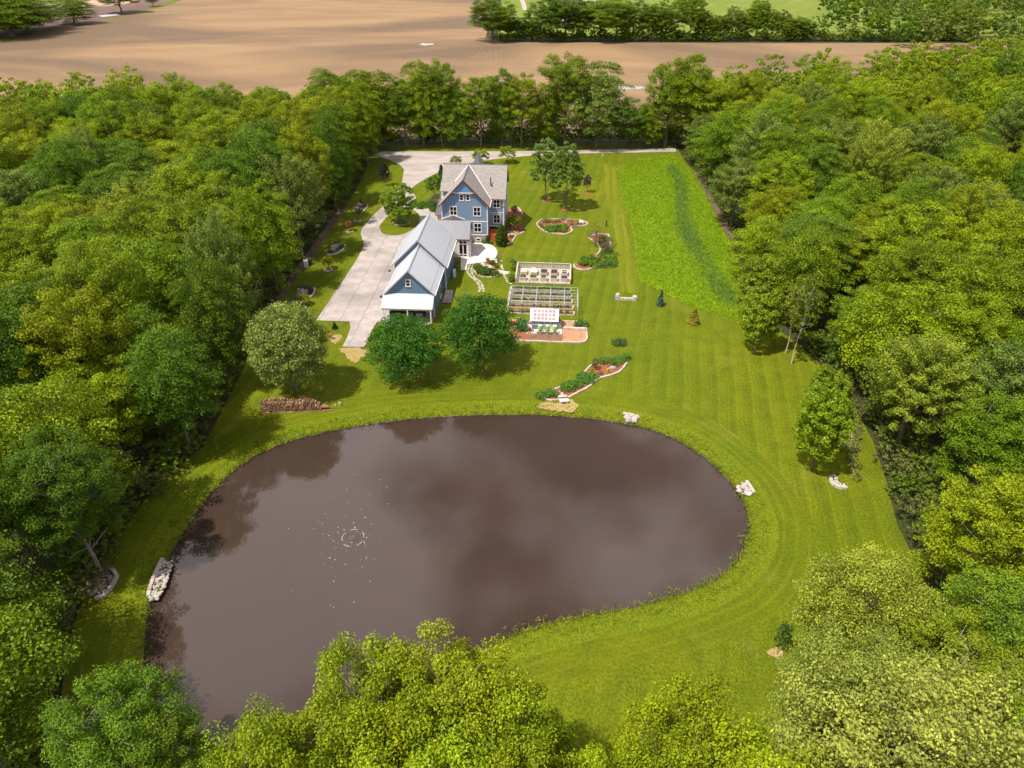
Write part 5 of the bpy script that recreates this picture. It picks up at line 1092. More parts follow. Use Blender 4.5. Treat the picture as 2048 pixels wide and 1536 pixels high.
near('near', (1520, 1415), 20, 5.0, (.145, .178, .003), 'yellow-green foreground tree below the lower right lawn', 2)
near('near', (690, 1470), 20, 4.6, (.150, .196, .005), 'foreground tree at the very bottom left of centre', 2)
near('near', (1015, 1480), 19, 3.8, (.150, .196, .005), 'foreground tree at the very bottom near the centre', 1)
near('nearspiky', (1900, 1285), 20, 7.0, (.155, .188, .030), 'large silvery green tree filling the bottom right corner', 0)
near('nearspiky', (1745, 1262), 17, 4.6, (.15, .185, .028), 'silvery open-branched tree left of the large bottom right one', 0)
near('nearfine', (1778, 1088), 14, 5.3, (.155, .19, .018), 'big pale yellow-green tree on the lawn at the lower right', 0)
near('near', (195, 1316), 14, 4.2, (.088, .145, .007), 'fresh green tree on the pond bank at the lower left', 1)
near('near', (285, 1405), 11, 3.2, (.095, .14, .008), 'fresh green tree leaning over the pond at the lower left', 2)
near('near', (1985, 1215), 15, 4.6, (.115, .165, .006), 'green tree at the right edge beside the silvery tree', 0)
near('near', (2045, 1330), 16, 4.4, (.125, .17, .006), 'yellow-green tree at the right picture edge below its green neighbour', 1)
near('near', (2060, 1130), 15, 4.6, (.085, .14, .007), 'dark green tree at the right picture edge above the silvery one', 2)
near('dead', (300, 1375), 12.5, 2.4, NG, 'bare grey dead branches over the lower left pond edge')
near('dead', (400, 480), 16, 2.6, NG, 'bare pale dead tree inside the left wood')

# hedgerow behind the lane
HEDGE = [(728, 292, 150, 62, MG), (770, 292, 142, 84, MG), (812, 293, 166, 70, DG), (848, 293, 122, 66, YG), (885, 293, 120, 62, MG), (915, 293, 172, 64, MG), (962, 294, 150, 66, MG), (1004, 293, 138, 50, DG), (1042, 294, 150, 72, YG), (1092, 293, 190, 60, MG), (1128, 294, 104, 92, MG), (1192, 294, 124, 92, GG), (1250, 293, 200, 66, DG), (1292, 293, 205, 50, MG), (1330, 293, 118, 74, MG), (1372, 294, 110, 80, MG)]
hn = ['far left', 'second from the left', 'third from the left', 'fourth from the left', 'fifth from the left', 'sixth from the left', 'seventh from the left', 'narrow dark eighth from the left', 'yellow-green ninth from the left', 'low tenth from the left', 'tallest, right of the middle', 'airy broad-crowned, right of the tallest', 'short dark, before the gap', 'small, beside the gap', 'second from the right', 'rightmost, against the right wood']
for i, (x_, b_, t_y, w_, c_) in enumerate(HEDGE): T_(('tuft', 'edge')[i % 2], 'tree', (x_, b_), t_y, w_*1.25, c_, 'hedgerow tree beyond the gravel lane, '+hn[i], group='hedgerow trees', pick=i)

# woods ------------------------------------------------------------
def poly_ground(l): return ccw(l)
LW = [G(*p) for p in [(752, 300), (728, 345), (696, 400), (636, 482), (588, 560), (540, 620), (496, 710), (456, 800), (412, 905), (346, 1000), (260, 1100), (190, 1220), (130, 1330), (60, 1560)]]+[(-75, 25), (-240, 190), (-240, 222), (-42, 222)]
RW = [G(*p) for p in [(1385, 312), (1420, 360), (1495, 520), (1520, 610), (1625, 690), (1738, 790), (1780, 870), (1800, 960), (1812, 1050), (1868, 1180), (1938, 1290), (2040, 1400), (2220, 1560)]]+[(85, 30), (330, 245), (330, 300), (190, 300), (100, 250), (60, 225)]
LW, RW = ccw(LW), ccw(RW)
spots = []
def scatter(poly, dmin, tries, acc):
    xs = [p[0] for p in poly]; ys = [p[1] for p in poly]; n0 = len(acc); cell = {}
    for _ in range(tries):
        x, y = random.uniform(min(xs), max(xs)), random.uniform(min(ys), max(ys))
        if not inside(poly, x, y): continue
        q = P(x, y, 12)
        if not (-140 < q[0] < 2190 and -200 < q[1] < 1750): continue
        dm = dmin*(.74+.38*min(1, math.hypot(x, y)/250)); k = (int(x/dmin), int(y/dmin))
        if any((x-a)**2+(y-b)**2 < dm*dm for i in (-2, -1, 0, 1, 2) for j in (-2, -1, 0, 1, 2) for a, b in cell.get((k[0]+i, k[1]+j), ())): continue
        if any((x-a)**2+(y-b)**2 < 30 for a, b in SOLO): continue
        cell.setdefault(k, []).append((x, y)); acc.append((x, y))
LT, RT, FT = [], [], []
scatter(LW, 8.0, 9000, LT); scatter(RW, 8.2, 14000, RT)
FAR = [(985, 82, -6, 64), (1000, 80, 30, 44), (1035, 80, 34, 40), (1065, 80, 45, 36), (1098, 81, 0, 66), (1130, 80, -14, 60), (1155, 80, 20, 34), (1200, 80, -6, 84), (1232, 80, 10, 48), (1265, 80, 0, 44), (1295, 80, 18, 34), (1322, 80, 4, 50), (1378, 80, -4, 42), (1405, 80, 26, 34), (1438, 80, 30, 30), (1462, 80, 14, 30), (1490, 80, 20, 34), (1512, 78, -4, 30), (1532, 78, 20, 30), (1556, 78, 22, 26), (1580, 80, 32, 40), (1602, 80, 38, 34), (-10, 70, -30, 80), (25, 72, -20, 84), (58, 62, -10, 70), (150, 48, -8, 56), (244, 26, -30, 54), (306, 13, -12, 18)]
def zone(x, y, e):
    if x < 0:
        t_ = [(42, 'by the lower pond end'), (56, 'beside the long stone outfall'), (70, 'above the pond bank'), (88, 'behind the firewood stack'), (105, 'beside the lowest rock bed'), (125, 'beside the utility cabinet'), (145, 'beside the driveway curve'), (170, 'beside the top rock bed'), (198, 'by the gravel turnaround'), (999, 'against the ploughed field')]; w_ = 'left wood'
    else:
        t_ = [(42, 'below the big pale lawn tree'), (54, 'right of the big pale lawn tree'), (66, 'beside the foot of the ditch'), (80, 'along the ditch'), (95, 'beside the pale trunks'), (115, 'below the meadow corner'), (140, 'beside the lower meadow'), (170, 'beside the upper meadow'), (205, 'beside the end of the lane'), (999, 'against the ploughed field')]; w_ = 'right wood'
    z_ = next(n_ for l_, n_ in t_ if y < l_)
    return ('edging the ' if e < 6 else 'just inside the ' if e < 14 else 'well inside the ' if e < 28 else 'deep in the ' if e < 60 else 'deep inside the ')+w_+' '+z_
TONE = [('yellow-green', YG), ('mid-green', MG), ('dark green', DG), ('grey-green', GG), ('pale green', LG)]
allw = []
for side, L_ in (('L', LT), ('R', RT)):
    pl = LW if side == 'L' else RW
    for x, y in L_: allw.append((math.hypot(x, y), x, y, side))
allw.sort(); far_crowns = []
budget = 300-len(SOLO)-len(FAR)-len(HEDGE)*0
for i, (d, x, y, side) in enumerate(allw):
    sd = min(abs(x-p[0])+abs(y-p[1]) for p in (LAWN[::1])) if False else 0
    edge = min(math.dist((x, y), q) for q in (resample(LAWN, 4) if i == 0 else EDGE_)) if i else 9
    if i == 0: EDGE_ = resample(LAWN, 4, True)
    w = [.24, .34, .28, .10, .04] if side == 'L' else [.34, .40, .10, .12, .04]
    if side == 'L' and x < -56 and y < 120 and y > 72: w = [.55, .25, .1, .05, .05]
    elif side == 'L' and y < 118: w = [.08, .40, .47, .05, 0]
    if y > 165: w = [.55, .33, .05, .05, .02]
    tn, c_ = random.choices(TONE, w)[0]
    st = {'yellow-green': 'tuft', 'mid-green': random.choice(['tuft', 'layer']), 'dark green': 'layer', 'grey-green': 'spiky', 'pale green': 'spiky'}[tn]
    if edge < 6.5: st = random.choice(['edge', 'edge', st])
    Hh = random.uniform(13, 20.5); Rw = random.uniform(4.9, 6.6)
    if edge < 4.5: Rw *= .86; Hh *= 1.0 if side == 'L' else .88
    if side == 'L' and edge < 15 and 78 < y < 200: Hh = random.uniform(18.5, 22.5)
    if d < 66: st = random.choice(['near', 'edge', 'layer', st]); Hh = random.uniform(14, 17.5)
    lb = f'{"tall " if Hh > 17.6 else "low " if Hh < 15.4 else ""}{"broad " if Rw > 6 else "slim " if Rw < 5.1 and Hh <= 17.6 else ""}{tn} tree {zone(x, y, edge)}'
    if i < budget: plant(st, 'tree', x, y, Hh, Rw, c_, lb, 'tree', lb)
    else: far_crowns.append((x, y, Hh, Rw, c_))
FL = ['tall corner tree at the left end of the far belt', 'low tree just right of the far belt corner', 'low tree below the pale farm lane in the far belt', 'short tree left of the farmhouse in the far belt', 'tall tree left of the farmhouse in the far belt', 'tall tree in front of the farmhouse in the far belt', 'slim tree right of the farmhouse in the far belt', 'broadest tree of the far belt, in front of the green pasture', 'tree touching the broadest far-belt tree on its right', 'tree second right of the broadest one in the far belt', 'lower tree third right of the broadest one in the far belt', 'tree fourth right of the broadest one in the far belt', 'tall dense tree left of the orange cover in the far belt', 'small tree just left of the orange cover', 'small tree just right of the orange cover', 'tree second right of the orange cover', 'tree behind the dark far shed', 'tall slim tree right of the dark far shed', 'tree third right of the dark far shed', 'small tree fourth right of the dark far shed', 'tree where the far belt joins the far woodland, left one', 'tree where the far belt joins the far woodland, right one']
for i, (x_, b_, ty, w_) in enumerate(FAR):
    x, y = G(x_, b_); H_ = zat(x, y, ty); c_ = random.choice([MG, MG, DG, GG]); c_ = tuple(k*.85 for k in c_)
    lb = FL[i] if x_ > 900 else ('large dark tree in the far left field corner, '+('leftmost', 'middle', 'rightmost')[i-22] if x_ < 100 else ['dark bushy tree on the far field verge', 'open oak-like tree on the far field verge', 'smallest lone tree on the far field verge'][min(2, max(0, i-25))])
    plant('edge' if 22 <= i <= 25 else 'tuft', 'tree', x, y, H_, w_*(1.35 if 22 <= i <= 24 else 1)/P(x, y, H_*.6)[2]/2*1.45, c_, lb, 'tree', lb)

# the rest of the woods and the far woods as leaf masses
def mass(name, items, label, leaf, nt, per):
    PP, NN, SS, TT, CC = [], [], [], [], []
    for (x, y, H, Rw, c) in items:
        p, nr, s, t, _ = crown_cloud(Rw, H*.56, H*.44, nt, per, leaf, 'tuft', -.75, .10, .45)
        PP.append(p+np.array([x, y, 0])); NN.append(nr); SS.append(s); TT.append(t); CC.append(np.tile(np.array(jitcol(c, .15)[:3]), (len(p), 1)))
    o = link(name, leafmesh(name, np.concatenate(PP), np.concatenate(NN), np.concatenate(SS), np.concatenate(TT), 'leafattr', np.concatenate(CC)))
    tag(o, label, 'woodland', None, 'stuff'); return o
if far_crowns: mass('distant_wood', far_crowns, 'treetops in the back of the woods on both sides', .50, 100, 60)
fw = []
for _ in range(5000):
    x, y = random.uniform(150, 620), random.uniform(402, 900)
    lim = 408+max(0, (x-175))*-.02
    if x > 165+max(0, 0)+(y-402)*.32 and y > 404 and not any((x-a)**2+(y-b)**2 < 95 for a, b, *_ in fw[-400:]): fw.append((x, y, random.uniform(13, 20), random.uniform(5.5, 8), tuple(k*.85 for k in random.choice([MG, GG, DG, MG]))))
    if len(fw) > 330: break
for _ in range(120): # right end of the field strip
    x, y = random.uniform(190, 330), random.uniform(300, 410)
    if x > 168+(410-y)*.9 and not any((x-a)**2+(y-b)**2 < 80 for a, b, *_ in fw): fw.append((x, y, random.uniform(13, 19), random.uniform(5, 7.5), tuple(k*.9 for k in random.choice([MG, GG, DG]))))
for _ in range(60): x, y = random.uniform(-430, -262), random.uniform(395, 500); fw.append((x, y, random.uniform(14, 20), random.uniform(6, 8), tuple(k*.8 for k in DG))) if x < -330+(y-400)*-.1 else None
for _ in range(26): x, y = random.uniform(20, 160), random.uniform(520, 800); fw.append((x, y, random.uniform(6, 13), random.uniform(3, 5), MG))
mass('far_woodland', fw, 'distant woodland beyond the ploughed field at the upper right and left', .85, 46, 42)
hb = [(random.uniform(-8, 238), 404+random.uniform(0, 5), random.choice((2.5, 3.5, 5, 7, 11))*random.uniform(.8, 1.2), random.uniform(2, 4.2), tuple(k*.8 for k in random.choice([MG, DG, GG]))) for _ in range(290)]
mass('far_hedge', hb, 'low bushy hedge along the far side of the ploughed field', .5, 22, 30)
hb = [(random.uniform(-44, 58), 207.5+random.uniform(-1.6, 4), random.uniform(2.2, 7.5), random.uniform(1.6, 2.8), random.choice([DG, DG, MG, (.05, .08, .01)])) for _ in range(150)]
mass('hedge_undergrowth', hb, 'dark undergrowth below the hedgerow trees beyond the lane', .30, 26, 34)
# weeds and brush along the two wood edges
ub = []
EDGE = [p for p in resample(LAWN, 1.6, True) if 20 < p[1] < 200 and (p[0] < -22 or p[0] > 22)]
for x, y in EDGE:
    for _ in range(2 if y > 95 else 5):
        sg = -1 if x < 0 else 1; xx = x+sg*random.uniform(.6, 5.5); ub.append((xx, y+random.uniform(-1, 1), random.uniform(.7, 2.6)*(1.5 if y < 80 else 1), random.uniform(.7, 1.6)*(1.3 if y < 80 else 1), random.choice([MG, DG, (.08, .10, .02), (.10, .10, .03)])))
mass('undergrowth', ub, 'weeds and brush along the edges of the two woods', .22, 14, 26)

# shrubs -----------------------------------------------------------
def shrubs(lst, key, name, label, group=None, cat='shrub'):
    for i, (p, ty, w, col) in enumerate(lst):
        lb = label[i] if isinstance(label, list) else label; tpx(key, name, p, ty, w, col, lb, cat, group)
BX, BY_ = (.060, .125, .010), (.10, .15, .008)
shrubs([(z3(385, 900), z3(0, 715)[1], 21, BX), (z3(470, 1040), z3(0, 860)[1], 23, (.045, .10, .012)), (z3(640, 1085), z3(0, 815)[1], 23, (.04, .095, .012)), (z3(890, 1085), z3(0, 870)[1], 24, (.07, .11, .008)), (z3(820, 760), z3(0, 610)[1], 15, (.07, .12, .01)), (z3(970, 850), z3(0, 730)[1], 10, (.09, .13, .01))], 'bush', 'shrub', ['clipped bush at the upper left of the half-moon bed', 'dark clipped bush at the lower left of the half-moon bed', 'dark clipped bush in the middle of the half-moon bed', 'olive clipped bush at the right of the half-moon bed', 'round bush by the terracotta tub', 'small yellow-edged bush right of the rocks in the half-moon bed'])
shrubs([(z3(1475, 940), z3(0, 700)[1], 14, (.11, .18, .006)), (z3(1430, 1270), z3(0, 990)[1], 17, (.11, .18, .006)), (z3(1480, 720), z3(0, 590)[1], 13, (.08, .09, .04))], 'bush', 'shrub', ['lime-green shrub outside the left of the picket fence, upper', 'lime-green shrub outside the left of the picket fence, lower', 'grey-green wispy shrub behind the upper left fence corner'])
shrubs([(z4h(160, 1290), z4h(0, 1130)[1], 10, (.09, .18, .01)), (z4h(290, 1290), z4h(0, 960)[1], 8, (.045, .07, .01)), (z4h(420, 1290), z4h(0, 1150)[1], 8, (.10, .17, .008)), (z4h(1170, 800), z4h(0, 720)[1], 6, (.10, .17, .01)), (z4h(1340, 850), z4h(0, 770)[1], 10, (.30, .26, .004)), (z4h(1450, 860), z4h(0, 800)[1], 7, (.32, .25, .004)), (z4h(1200, 1060), z4h(0, 950)[1], 11, (.07, .14, .01)), (z4h(1060, 1220), z4h(0, 1100)[1], 8, (.05, .11, .012)), (z4h(1150, 640), z4h(0, 300)[1], 9, (.025, .075, .012)), (z4h(1250, 500), z4h(0, 180)[1], 9, (.025, .07, .012)), (z4h(1300, 60), z4h(0, -180)[1], 12, (.02, .05, .014))], 'bush', 'shrub', ['green shrub under the basement window of the house', 'dark red-green shrub at the left side of the orange stair', 'bright shrub at the foot of the orange stair', 'lime ball shrub in the upper bed right of the cedar', 'yellow-leaved shrub along the pale edging right of the cedar', 'smaller yellow-leaved shrub at the end of the pale edging', 'green shrub in the lower terrace right of the cedar', 'dark shrub at the foot of the cedar', 'tall dark shrub against the right side of the house, nearer', 'tall dark shrub against the right side of the house, middle', 'dark conical shrub in the bed behind the right house corner'])
x, y = G(1238, 687); plant('low', 'shrub', x, y, .65, 1.15, (.06, .115, .035), 'low spreading blue-green juniper alone on the lawn', 'shrub')
lobes = []
for a, b, n_, wd in (((330, 950), (530, 960), 5, 45), ((640, 850), (1060, 690), 13, 75), ((1230, 450), (1530, 440), 7, 40)):
    for i in range(n_):
        t_ = i/(n_-1); lobes.append(Z5(a[0]+(b[0]-a[0])*t_+random.uniform(-20, 20), a[1]+(b[1]-a[1])*t_+random.uniform(-wd, wd)*.7))
for i, p in enumerate(lobes):
    x, y = G(*p); plant('bush', 'shrub', x, y, random.uniform(.5, .72), random.uniform(.70, .95), (.060, .130, .016), ['dense green shrub at the pond end of the long curved bed', 'dense green shrub in the middle run of the long curved bed', 'dense green shrub at the top of the long curved bed'][0 if i < 5 else 1 if i < 18 else 2], 'shrub', 'shrubs of the long curved bed, '+['pond end', 'middle', 'top'][0 if i < 5 else 1 if i < 18 else 2])
for p, lb, c_ in (((1180, 512), 'yellow flower clump at the top of the pond bed', (.38, .30, .004)), ((1050, 598), 'yellow flower clump at the left of the pond bed', (.38, .30, .004)), ((1290, 615), 'yellow flower clump at the right of the pond bed', (.38, .30, .004)), ((1080, 545), 'small green tuft between two yellow clumps of the pond bed', (.10, .15, .02)), ((1175, 652), 'small green tuft at the front of the pond bed mulch', (.10, .15, .02)), ((1365, 530), 'upright lime bush before the top shrubs of the pond bed', (.09, .16, .006))):
    x, y = G(*Z5(*p)); plant('tuftplant', 'flower_clump' if 'flower' in lb else 'plant', x, y, .6 if 'bush' not in lb else 1.1, .42 if 'bush' not in lb else .7, c_, lb, 'plant')
for i in range(16):
    p = (random.uniform(410, 700), random.uniform(1420, 1500)); x, y = G(*Z4B(*p)); plant('bush', 'shrub', x, y, random.uniform(.6, 1.0), random.uniform(.6, .9), random.choice([(.07, .15, .01), (.09, .17, .01)]), 'green mounded plant in the near lobe of the oval bed', 'plant', 'mounded plants in the near lobe of the oval bed')
for p, c_, lb, h in (((395, 1350), (.07, .14, .01), 'upright dark green shrub in the upper left of the oval bed', 1.1), ((445, 1340), (.11, .16, .008), 'yellow-green shrub in the upper left of the oval bed', .9), ((520, 1350), (.08, .13, .012), 'green plant in the upper middle of the oval bed', .6), ((585, 1335), (.09, .12, .02), 'small plant near the top edge of the oval bed', .6), ((880, 1325), (.40, .32, .004), 'yellow flowers at the right end of the oval bed', .5), ((910, 1375), (.08, .13, .01), 'green plant at the right end of the oval bed', .5), ((310, 1390), (.08, .14, .02), 'green plant at the left end of the oval bed', .5), ((350, 1430), (.06, .10, .02), 'dark green plant low in the left of the oval bed', .5), ((660, 1300), (.10, .15, .08), 'blue-green shrub at the back edge of the oval bed', .7)):
    x, y = G(*Z4B(*p)); plant('tuftplant', 'plant', x, y, h, .7, c_, lb, 'plant')
t = thing('garden_boulder', 'blue-grey rounded boulder at the right end of the oval bed', 'stone', (*G(*Z4B(945, 1360)), 0)); obj('stone', MB().rock(0, 0, .35, .55, .45, .8), 'cloth', t); obj('stone', MB().rock(-.25, .2, .8, .2, .2, .3), 'riprap', t)
t = thing('statue', 'pale slender statue in the middle of the oval bed', 'statue', (*G(*Z4B(697, 1400)), 0)); obj('figure', MB().lathe([(.16, 0), (.16, .25), (.09, .3), (.11, .6), (.14, .85), (.07, 1.0), (.05, 1.05)], 9), 'riprap', t); obj('head', MB().lathe([(.03, 1.05), (.085, 1.13), (.08, 1.2), (.02, 1.26)], 9), 'riprap', t)
for i in range(26):
    q = random.random(); p = (random.uniform(1400, 1840), random.uniform(600, 690)) if q < .7 else (random.uniform(1680, 1830), random.uniform(480, 620))
    x, y = G(*Z4(*p))
    if inside(ccw(C_l), x, y): plant('bush', 'shrub', x, y, random.uniform(.6, 1.2), random.uniform(.7, 1.1), random.choice([(.08, .15, .012), (.06, .13, .015), (.09, .16, .01)]), 'green shrub filling the lower part of the crescent bed', 'shrub', 'shrubs of the crescent bed')
for i in range(14):
    p = (random.uniform(1690, 1810), random.uniform(350, 560)); x, y = G(*Z4(*p)); plant('tuftplant', 'plant', x, y, random.uniform(.8, 1.5), .8, random.choice([(.08, .10, .02), (.07, .11, .015)]), 'olive perennial along the straight edge of the crescent bed', 'plant', 'perennials of the crescent bed')
for p, c_, w_ in (((390, 560), (.045, .12, .03), 1.0), ((330, 530), (.05, .12, .02), .8), ((400, 650), (.045, .11, .03), .9), ((360, 700), (.04, .11, .025), .8), ((1700, 560), (.07, .14, .03), .8), ((1790, 590), (.05, .12, .015), .8), ((1640, 620), (.06, .12, .02), .6)):
    x, y = G(*Z2B(*p)); plant('bush', 'shrub', x, y, .9, w_, c_, f'leafy plant in the {"left" if p[0] < 900 else "right"} corner of the greenhouse bed', 'plant', f'leafy plants in the {"left" if p[0] < 900 else "right"} corner of the greenhouse bed')
for p, c_, lb in (((330, 490), (.6, .55, .58), 'white flowers in the left part of the greenhouse bed'), ((240, 550), (.45, .10, .12), 'pink-red flowers in the left part of the greenhouse bed'), ((570, 720), (.30, .18, .01), 'orange-brown pot plants left of the barrels'), ((520, 740), (.06, .08, .02), 'dark pot plant on the pad left of the barrels')):
    x, y = G(*Z2B(*p)); plant('tuftplant', 'plant', x, y, .7, .55, c_, lb, 'plant')
for k, v in enumerate(rows_v):
    n_ = (22, 18, 14, 7, 8)[k]
    for i in range(n_):
        u = -.1+(i+random.uniform(.2, .8))*9.8/n_; q = FV(u, v+random.uniform(-.2, .25)); c_ = random.choice([(.045, .115, .015), (.06, .13, .02), (.04, .10, .03)])
        lb = 'vegetable plant growing in the '+names[k].split(',')[0]
        plant('tuftplant', 'vegetable_plant', q[0], q[1], random.uniform(.35, .6), random.uniform(.25, .48) if k else .5, c_, lb, 'plant', 'vegetables in the '+names[k].split(',')[0], .25)
q = FV(8.0, rows_v[3]+.2); plant('tuftplant', 'flower_clump', q[0], q[1], 1.0, .75, (.24, .24, .006), 'large yellow flowering plant in the vegetable rows', 'plant', None, .2)
for i in range(3):
    for j in range(2):
        q = FV(1.25+(0 if i == 0 else 1.85*i)+(-.25+.5*j), 1.45); plant('tuftplant', 'vegetable_plant', q[0], q[1], .45, .42, (.09, .20, .008) if i < 2 else (.10, .12, .03), ['bright greens in the left front planter', 'short greens in the second front planter', 'sparse stems in the middle front planter'][i], 'plant', 'vegetables in the front planters', .72)
for lb, lst in (('the lowest rock bed', [(400, 1010), (420, 1040), (390, 1060), (360, 1020), (250, 1130), (325, 1000)]), ('the middle rock bed', [(700, 620), (730, 590), (630, 640), (690, 550), (740, 600)]), ('the top rock bed', [(900, 215), (930, 225), (960, 170), (910, 235)])):
    for p in lst: x, y = G(*Z7(*p)); plant('tuftplant', 'plant', x, y, .6, .7, random.choice([(.03, .08, .02), (.06, .11, .06), (.02, .055, .015)]), 'leafy plant in '+lb, 'plant', 'plants of '+lb)
for p, w_, lb in (((845, 414), 34, 'low round shrub beside the turning loop of the driveway, left'), ((862, 411), 26, 'low round shrub beside the turning loop of the driveway, right'), ((868, 423), 18, 'small dark shrub by the entry porch wall'), ((876, 427), 14, 'smallest shrub against the entry porch wall')): tpx('low', 'shrub', p, p[1]-9, w_, (.06, .125, .01), lb, 'shrub')
tpx('bush', 'shrub', (862, 408), 396, 14, (.10, .15, .12), 'blue-grey shrub left of the entry porch', 'shrub'); tpx('wide', 'shrub', (655, 395), 372, 50, MG, 'bright bush at the left wood edge above the rock beds', 'shrub')

# grasses as stuff --------------------------------------------------
def blades(name, pts, h, w, col, label, k=3, spread=.12):
    pts = np.asarray(pts); n = len(pts)*k; b = np.repeat(pts, k, 0)+np.concatenate([RNG.normal(size=(n, 2))*spread, np.zeros((n, 1))], 1)
    a = RNG.uniform(0, 6.28, n); hh = h*RNG.uniform(.5, 1.3, n); lean = RNG.normal(size=(n, 2))*1.1*hh[:, None]
    tp = b+np.concatenate([lean, hh[:, None]], 1); sd = np.stack([np.cos(a), np.sin(a), np.zeros(n)], 1)*w
    V = np.stack([b-sd, b+sd, tp], 1).reshape(-1, 3); me = bpy.data.meshes.new(name); me.vertices.add(3*n); me.vertices.foreach_set('co', V.ravel().astype(np.float32)); me.loops.add(3*n); me.loops.foreach_set('vertex_index', np.arange(3*n, dtype=np.int32)); me.polygons.add(n); me.polygons.foreach_set('loop_start', np.arange(0, 3*n, 3, dtype=np.int32))
    try: me.polygons.foreach_set('loop_total', np.full(n, 3, np.int32))
    except Exception: pass
    at = me.attributes.new('tint', 'FLOAT', 'FACE'); at.data.foreach_set('value', np.clip(.5+RNG.normal(size=n)*.2, 0, 1).astype(np.float32))
    cols = np.array(col)[RNG.integers(0, len(col), n)]; at = me.attributes.new('tcol', 'FLOAT_COLOR', 'FACE'); at.data.foreach_set('color', np.concatenate([cols, np.ones((n, 1))], 1).ravel().astype(np.float32))
    me.materials.append(M['blade']); me.update(); me.validate(); return tag(link(name, me), label, 'grass', None, 'stuff')
pts = []
for _ in range(5000):
    i = random.randrange(len(POND)); d = random.random()**2.2*1.9+.1; a, b = POND[i], POND[(i+1) % len(POND)]; t_ = random.random(); q = offset([a, b, a], 0)[0]
    ex, ey = b[0]-a[0], b[1]-a[1]; L_ = math.hypot(ex, ey) or 1; pts.append((a[0]+ex*t_+ey/L_*d, a[1]+ey*t_-ex/L_*d, -.30+min(.3, d*.16)))
blades('bank_grass', pts, .26, .05, [(.13, .15, .005), (.115, .14, .005), (.14, .14, .012), (.09, .13, .006)], 'taller rough grass round the pond edge')
xs = [p[0] for p in MEADOW]; ys = [p[1] for p in MEADOW]; pts = []
while len(pts) < 18000:
    x, y = random.uniform(min(xs), max(xs)), random.uniform(min(ys), max(ys))
    if inside(MEADOW, x, y): pts.append((x, y, .02))
blades('meadow_grass', pts, .30, .06, [(.125, .19, .003), (.11, .175, .004), (.14, .195, .003)], 'tall uncut grass of the meadow', 3, .15)
strip = catmull(px([(1345, 335), (1358, 362), (1364, 400), (1366, 440), (1378, 470), (1392, 495), (1430, 560), (1462, 600)]), 8, False)
pts = [(x+random.gauss(0, .75+.008*i), y+random.gauss(0, 1.4), .03) for i, (x, y) in enumerate(strip) for _ in range(70)]; pts = [p for p in pts if inside(MEADOW, p[0], p[1])]
blades('meadow_weeds', pts, .40, .06, [(.084, .150, .020), (.076, .140, .022)], 'bluish taller growth winding through the meadow', 3, .2)
items = []
for i in range(0, len(POND)):
    if random.random() < .55:
        a = offset(POND, random.uniform(-.55, .15))[i]; items.append((a[0], a[1]+random.uniform(-.2, .2), random.uniform(.25, .55), random.uniform(.2, .5), random.choice([(.10, .17, .01), (.13, .17, .015), (.06, .10, .02)])))
o = mass('pond_weeds', [(x, y, h, r, c) for x, y, h, r, c in items], 'small leafy water weeds along the pond shore', .13, 6, 9)
dl = catmull(px([(1712, 958), (1706, 925), (1712, 890), (1716, 860), (1712, 830), (1704, 808)]), 5, False)
structure(sheet('ditch', ccw([(x-.5, y) for x, y in dl]+[(x+.55, y) for x, y in dl[::-1]]), .02, 'dirt'))
mass('ditch_weeds', [(x+random.uniform(-.4, .4), y+random.uniform(-.5, .5), random.uniform(.4, .8), .5, (.13, .17, .02)) for x, y in dl for _ in range(2)], 'broad-leaved weeds along the ditch by the right wood', .17, 8, 14)
# foam + aerator -----------------------------------------------------
fx, fy = G(706, 1076, -.36); mb = MB()
for _ in range(85):
    a = random.uniform(0, 6.28); d = random.choice([random.gauss(1.4, .35), random.gauss(3.2, .9), random.uniform(3, 8.5)]); r = random.uniform(.015, .045)*(1.5 if d < 3 else 1); x, y = fx+d*math.cos(a), fy+d*math.sin(a)*1.25; e = random.uniform(.4, 1.8); th = a+1.57+random.uniform(-.5, .5)
    mb.prism([(x+r*e*math.cos(t_)*math.cos(th)-r*math.sin(t_)*math.sin(th), y+r*e*math.cos(t_)*math.sin(th)+r*math.sin(t_)*math.cos(th)) for t_ in [k*1.0472+random.uniform(-.3, .3) for k in range(6)]], -.365, -.35)
tag(obj('foam', mb, 'foam'), 'white foam flecks drifting round the aerator boil on the pond', 'foam', None, 'stuff')
t = thing('aerator_boil', 'brown churning water boil of the pond aerator ringed with foam', 'fountain', (fx, fy, -.36)); obj('water_mound', MB().lathe([(.75, -.02), (.6, .02), (.35, .06), (.1, .08)], 18), 'boil', t, smooth=True)
for k in range(5):
    a0 = k*1.3; obj('foam_streak', MB().tube([(1.15*math.cos(a0+i*.16)*(1+.05*random.random()), 1.25*math.sin(a0+i*.16), .012) for i in range(6)], [.01, .03, .02, .04, .02, .01], 5), 'foam', t)

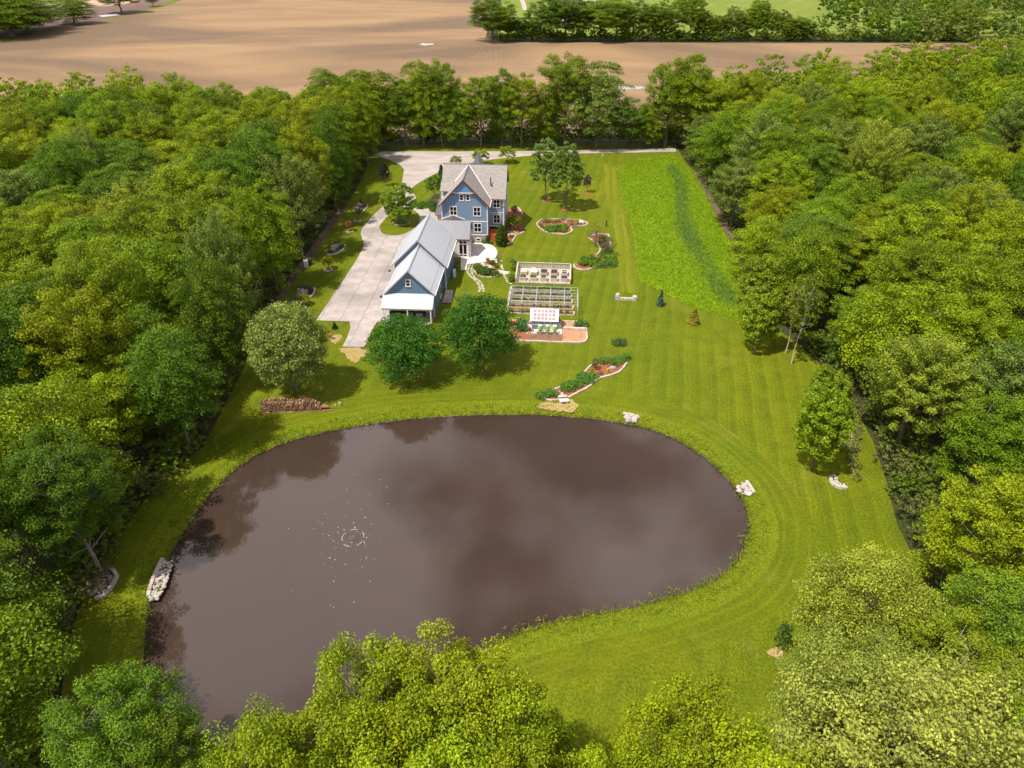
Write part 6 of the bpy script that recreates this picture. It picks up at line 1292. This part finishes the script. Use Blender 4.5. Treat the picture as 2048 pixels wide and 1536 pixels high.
# far buildings --------------------------------------------------------
def farhouse(lb, p, w, d, h, rh, wall, rf, rz=0):
    x, y = G(*p); t = thing('farm_building', lb, 'building', (x, y, 0), rz); b = MB(); b.box(-w/2, w/2, -d/2, d/2, 0, h); b.add([(s_*w/2, q, z) for s_ in (-1, 1) for q, z in ((-d/2, h), (d/2, h), (0, h+rh))], [(0, 1, 2), (5, 4, 3)]); obj('wall', b, wall, t)
    for sg in (-1, 1): obj('roof', MB().slab([(-w/2-.4, sg*(d/2+.5), h-.3), (w/2+.4, sg*(d/2+.5), h-.3), (w/2+.4, 0, h+rh), (-w/2-.4, 0, h+rh)], .15), rf, t)
    for i in range(max(2, int(w/3.5))): f = obj('window', MB().box(-w/2+1.2+i*3.2, -w/2+2.4+i*3.2, -d/2-.06, -d/2+.02, h*.35, h*.75), 'white', t); obj('pane', MB().box(-w/2+1.32+i*3.2, -w/2+2.28+i*3.2, -d/2-.08, -d/2-.061, h*.40, h*.71), 'glass', f)
    obj('door', MB().box(w/2-1.8, w/2-.8, -d/2-.06, -d/2+.02, .1, 2.1), 'darkbrown', t); return t
farhouse('pale farmhouse half hidden by the far tree belt', (1150, 50), 15, 9, 4, 3, 'white', 'shingle', R(8)); farhouse('long white-roofed shed at the top edge beyond the lane', (1158, 3), 28, 10, 4, 1.6, 'white', 'patio'); farhouse('dark shed behind the far belt, right of the orange cover', (1490, 54), 9, 6, 3, 2, 'black', 'shingle', R(-10))
x, y = G(1428, 62); t = thing('orange_cover', 'folded orange cover glimpsed in the far tree belt', 'tarp', (x, y, 0)); m_ = MB(); V = [(-2+i*.8+.3*(j % 2), -.5+.35*math.sin(i*2.1+j), 1+j*1.0+.3*math.sin(i*1.7)) for j in range(5) for i in range(6)]; m_.add(V, [(j*6+i, j*6+i+1, j*6+i+7, j*6+i+6) for j in range(4) for i in range(5)]); obj('sheet', m_, 'orange', t); obj('pole', MB().tube([(-2, 0, 0), (-2, 0, 5)], .08, 6), 'grey', t); obj('pole', MB().tube([(2, 0, 0), (2, 0, 5)], .08, 6), 'grey', t)
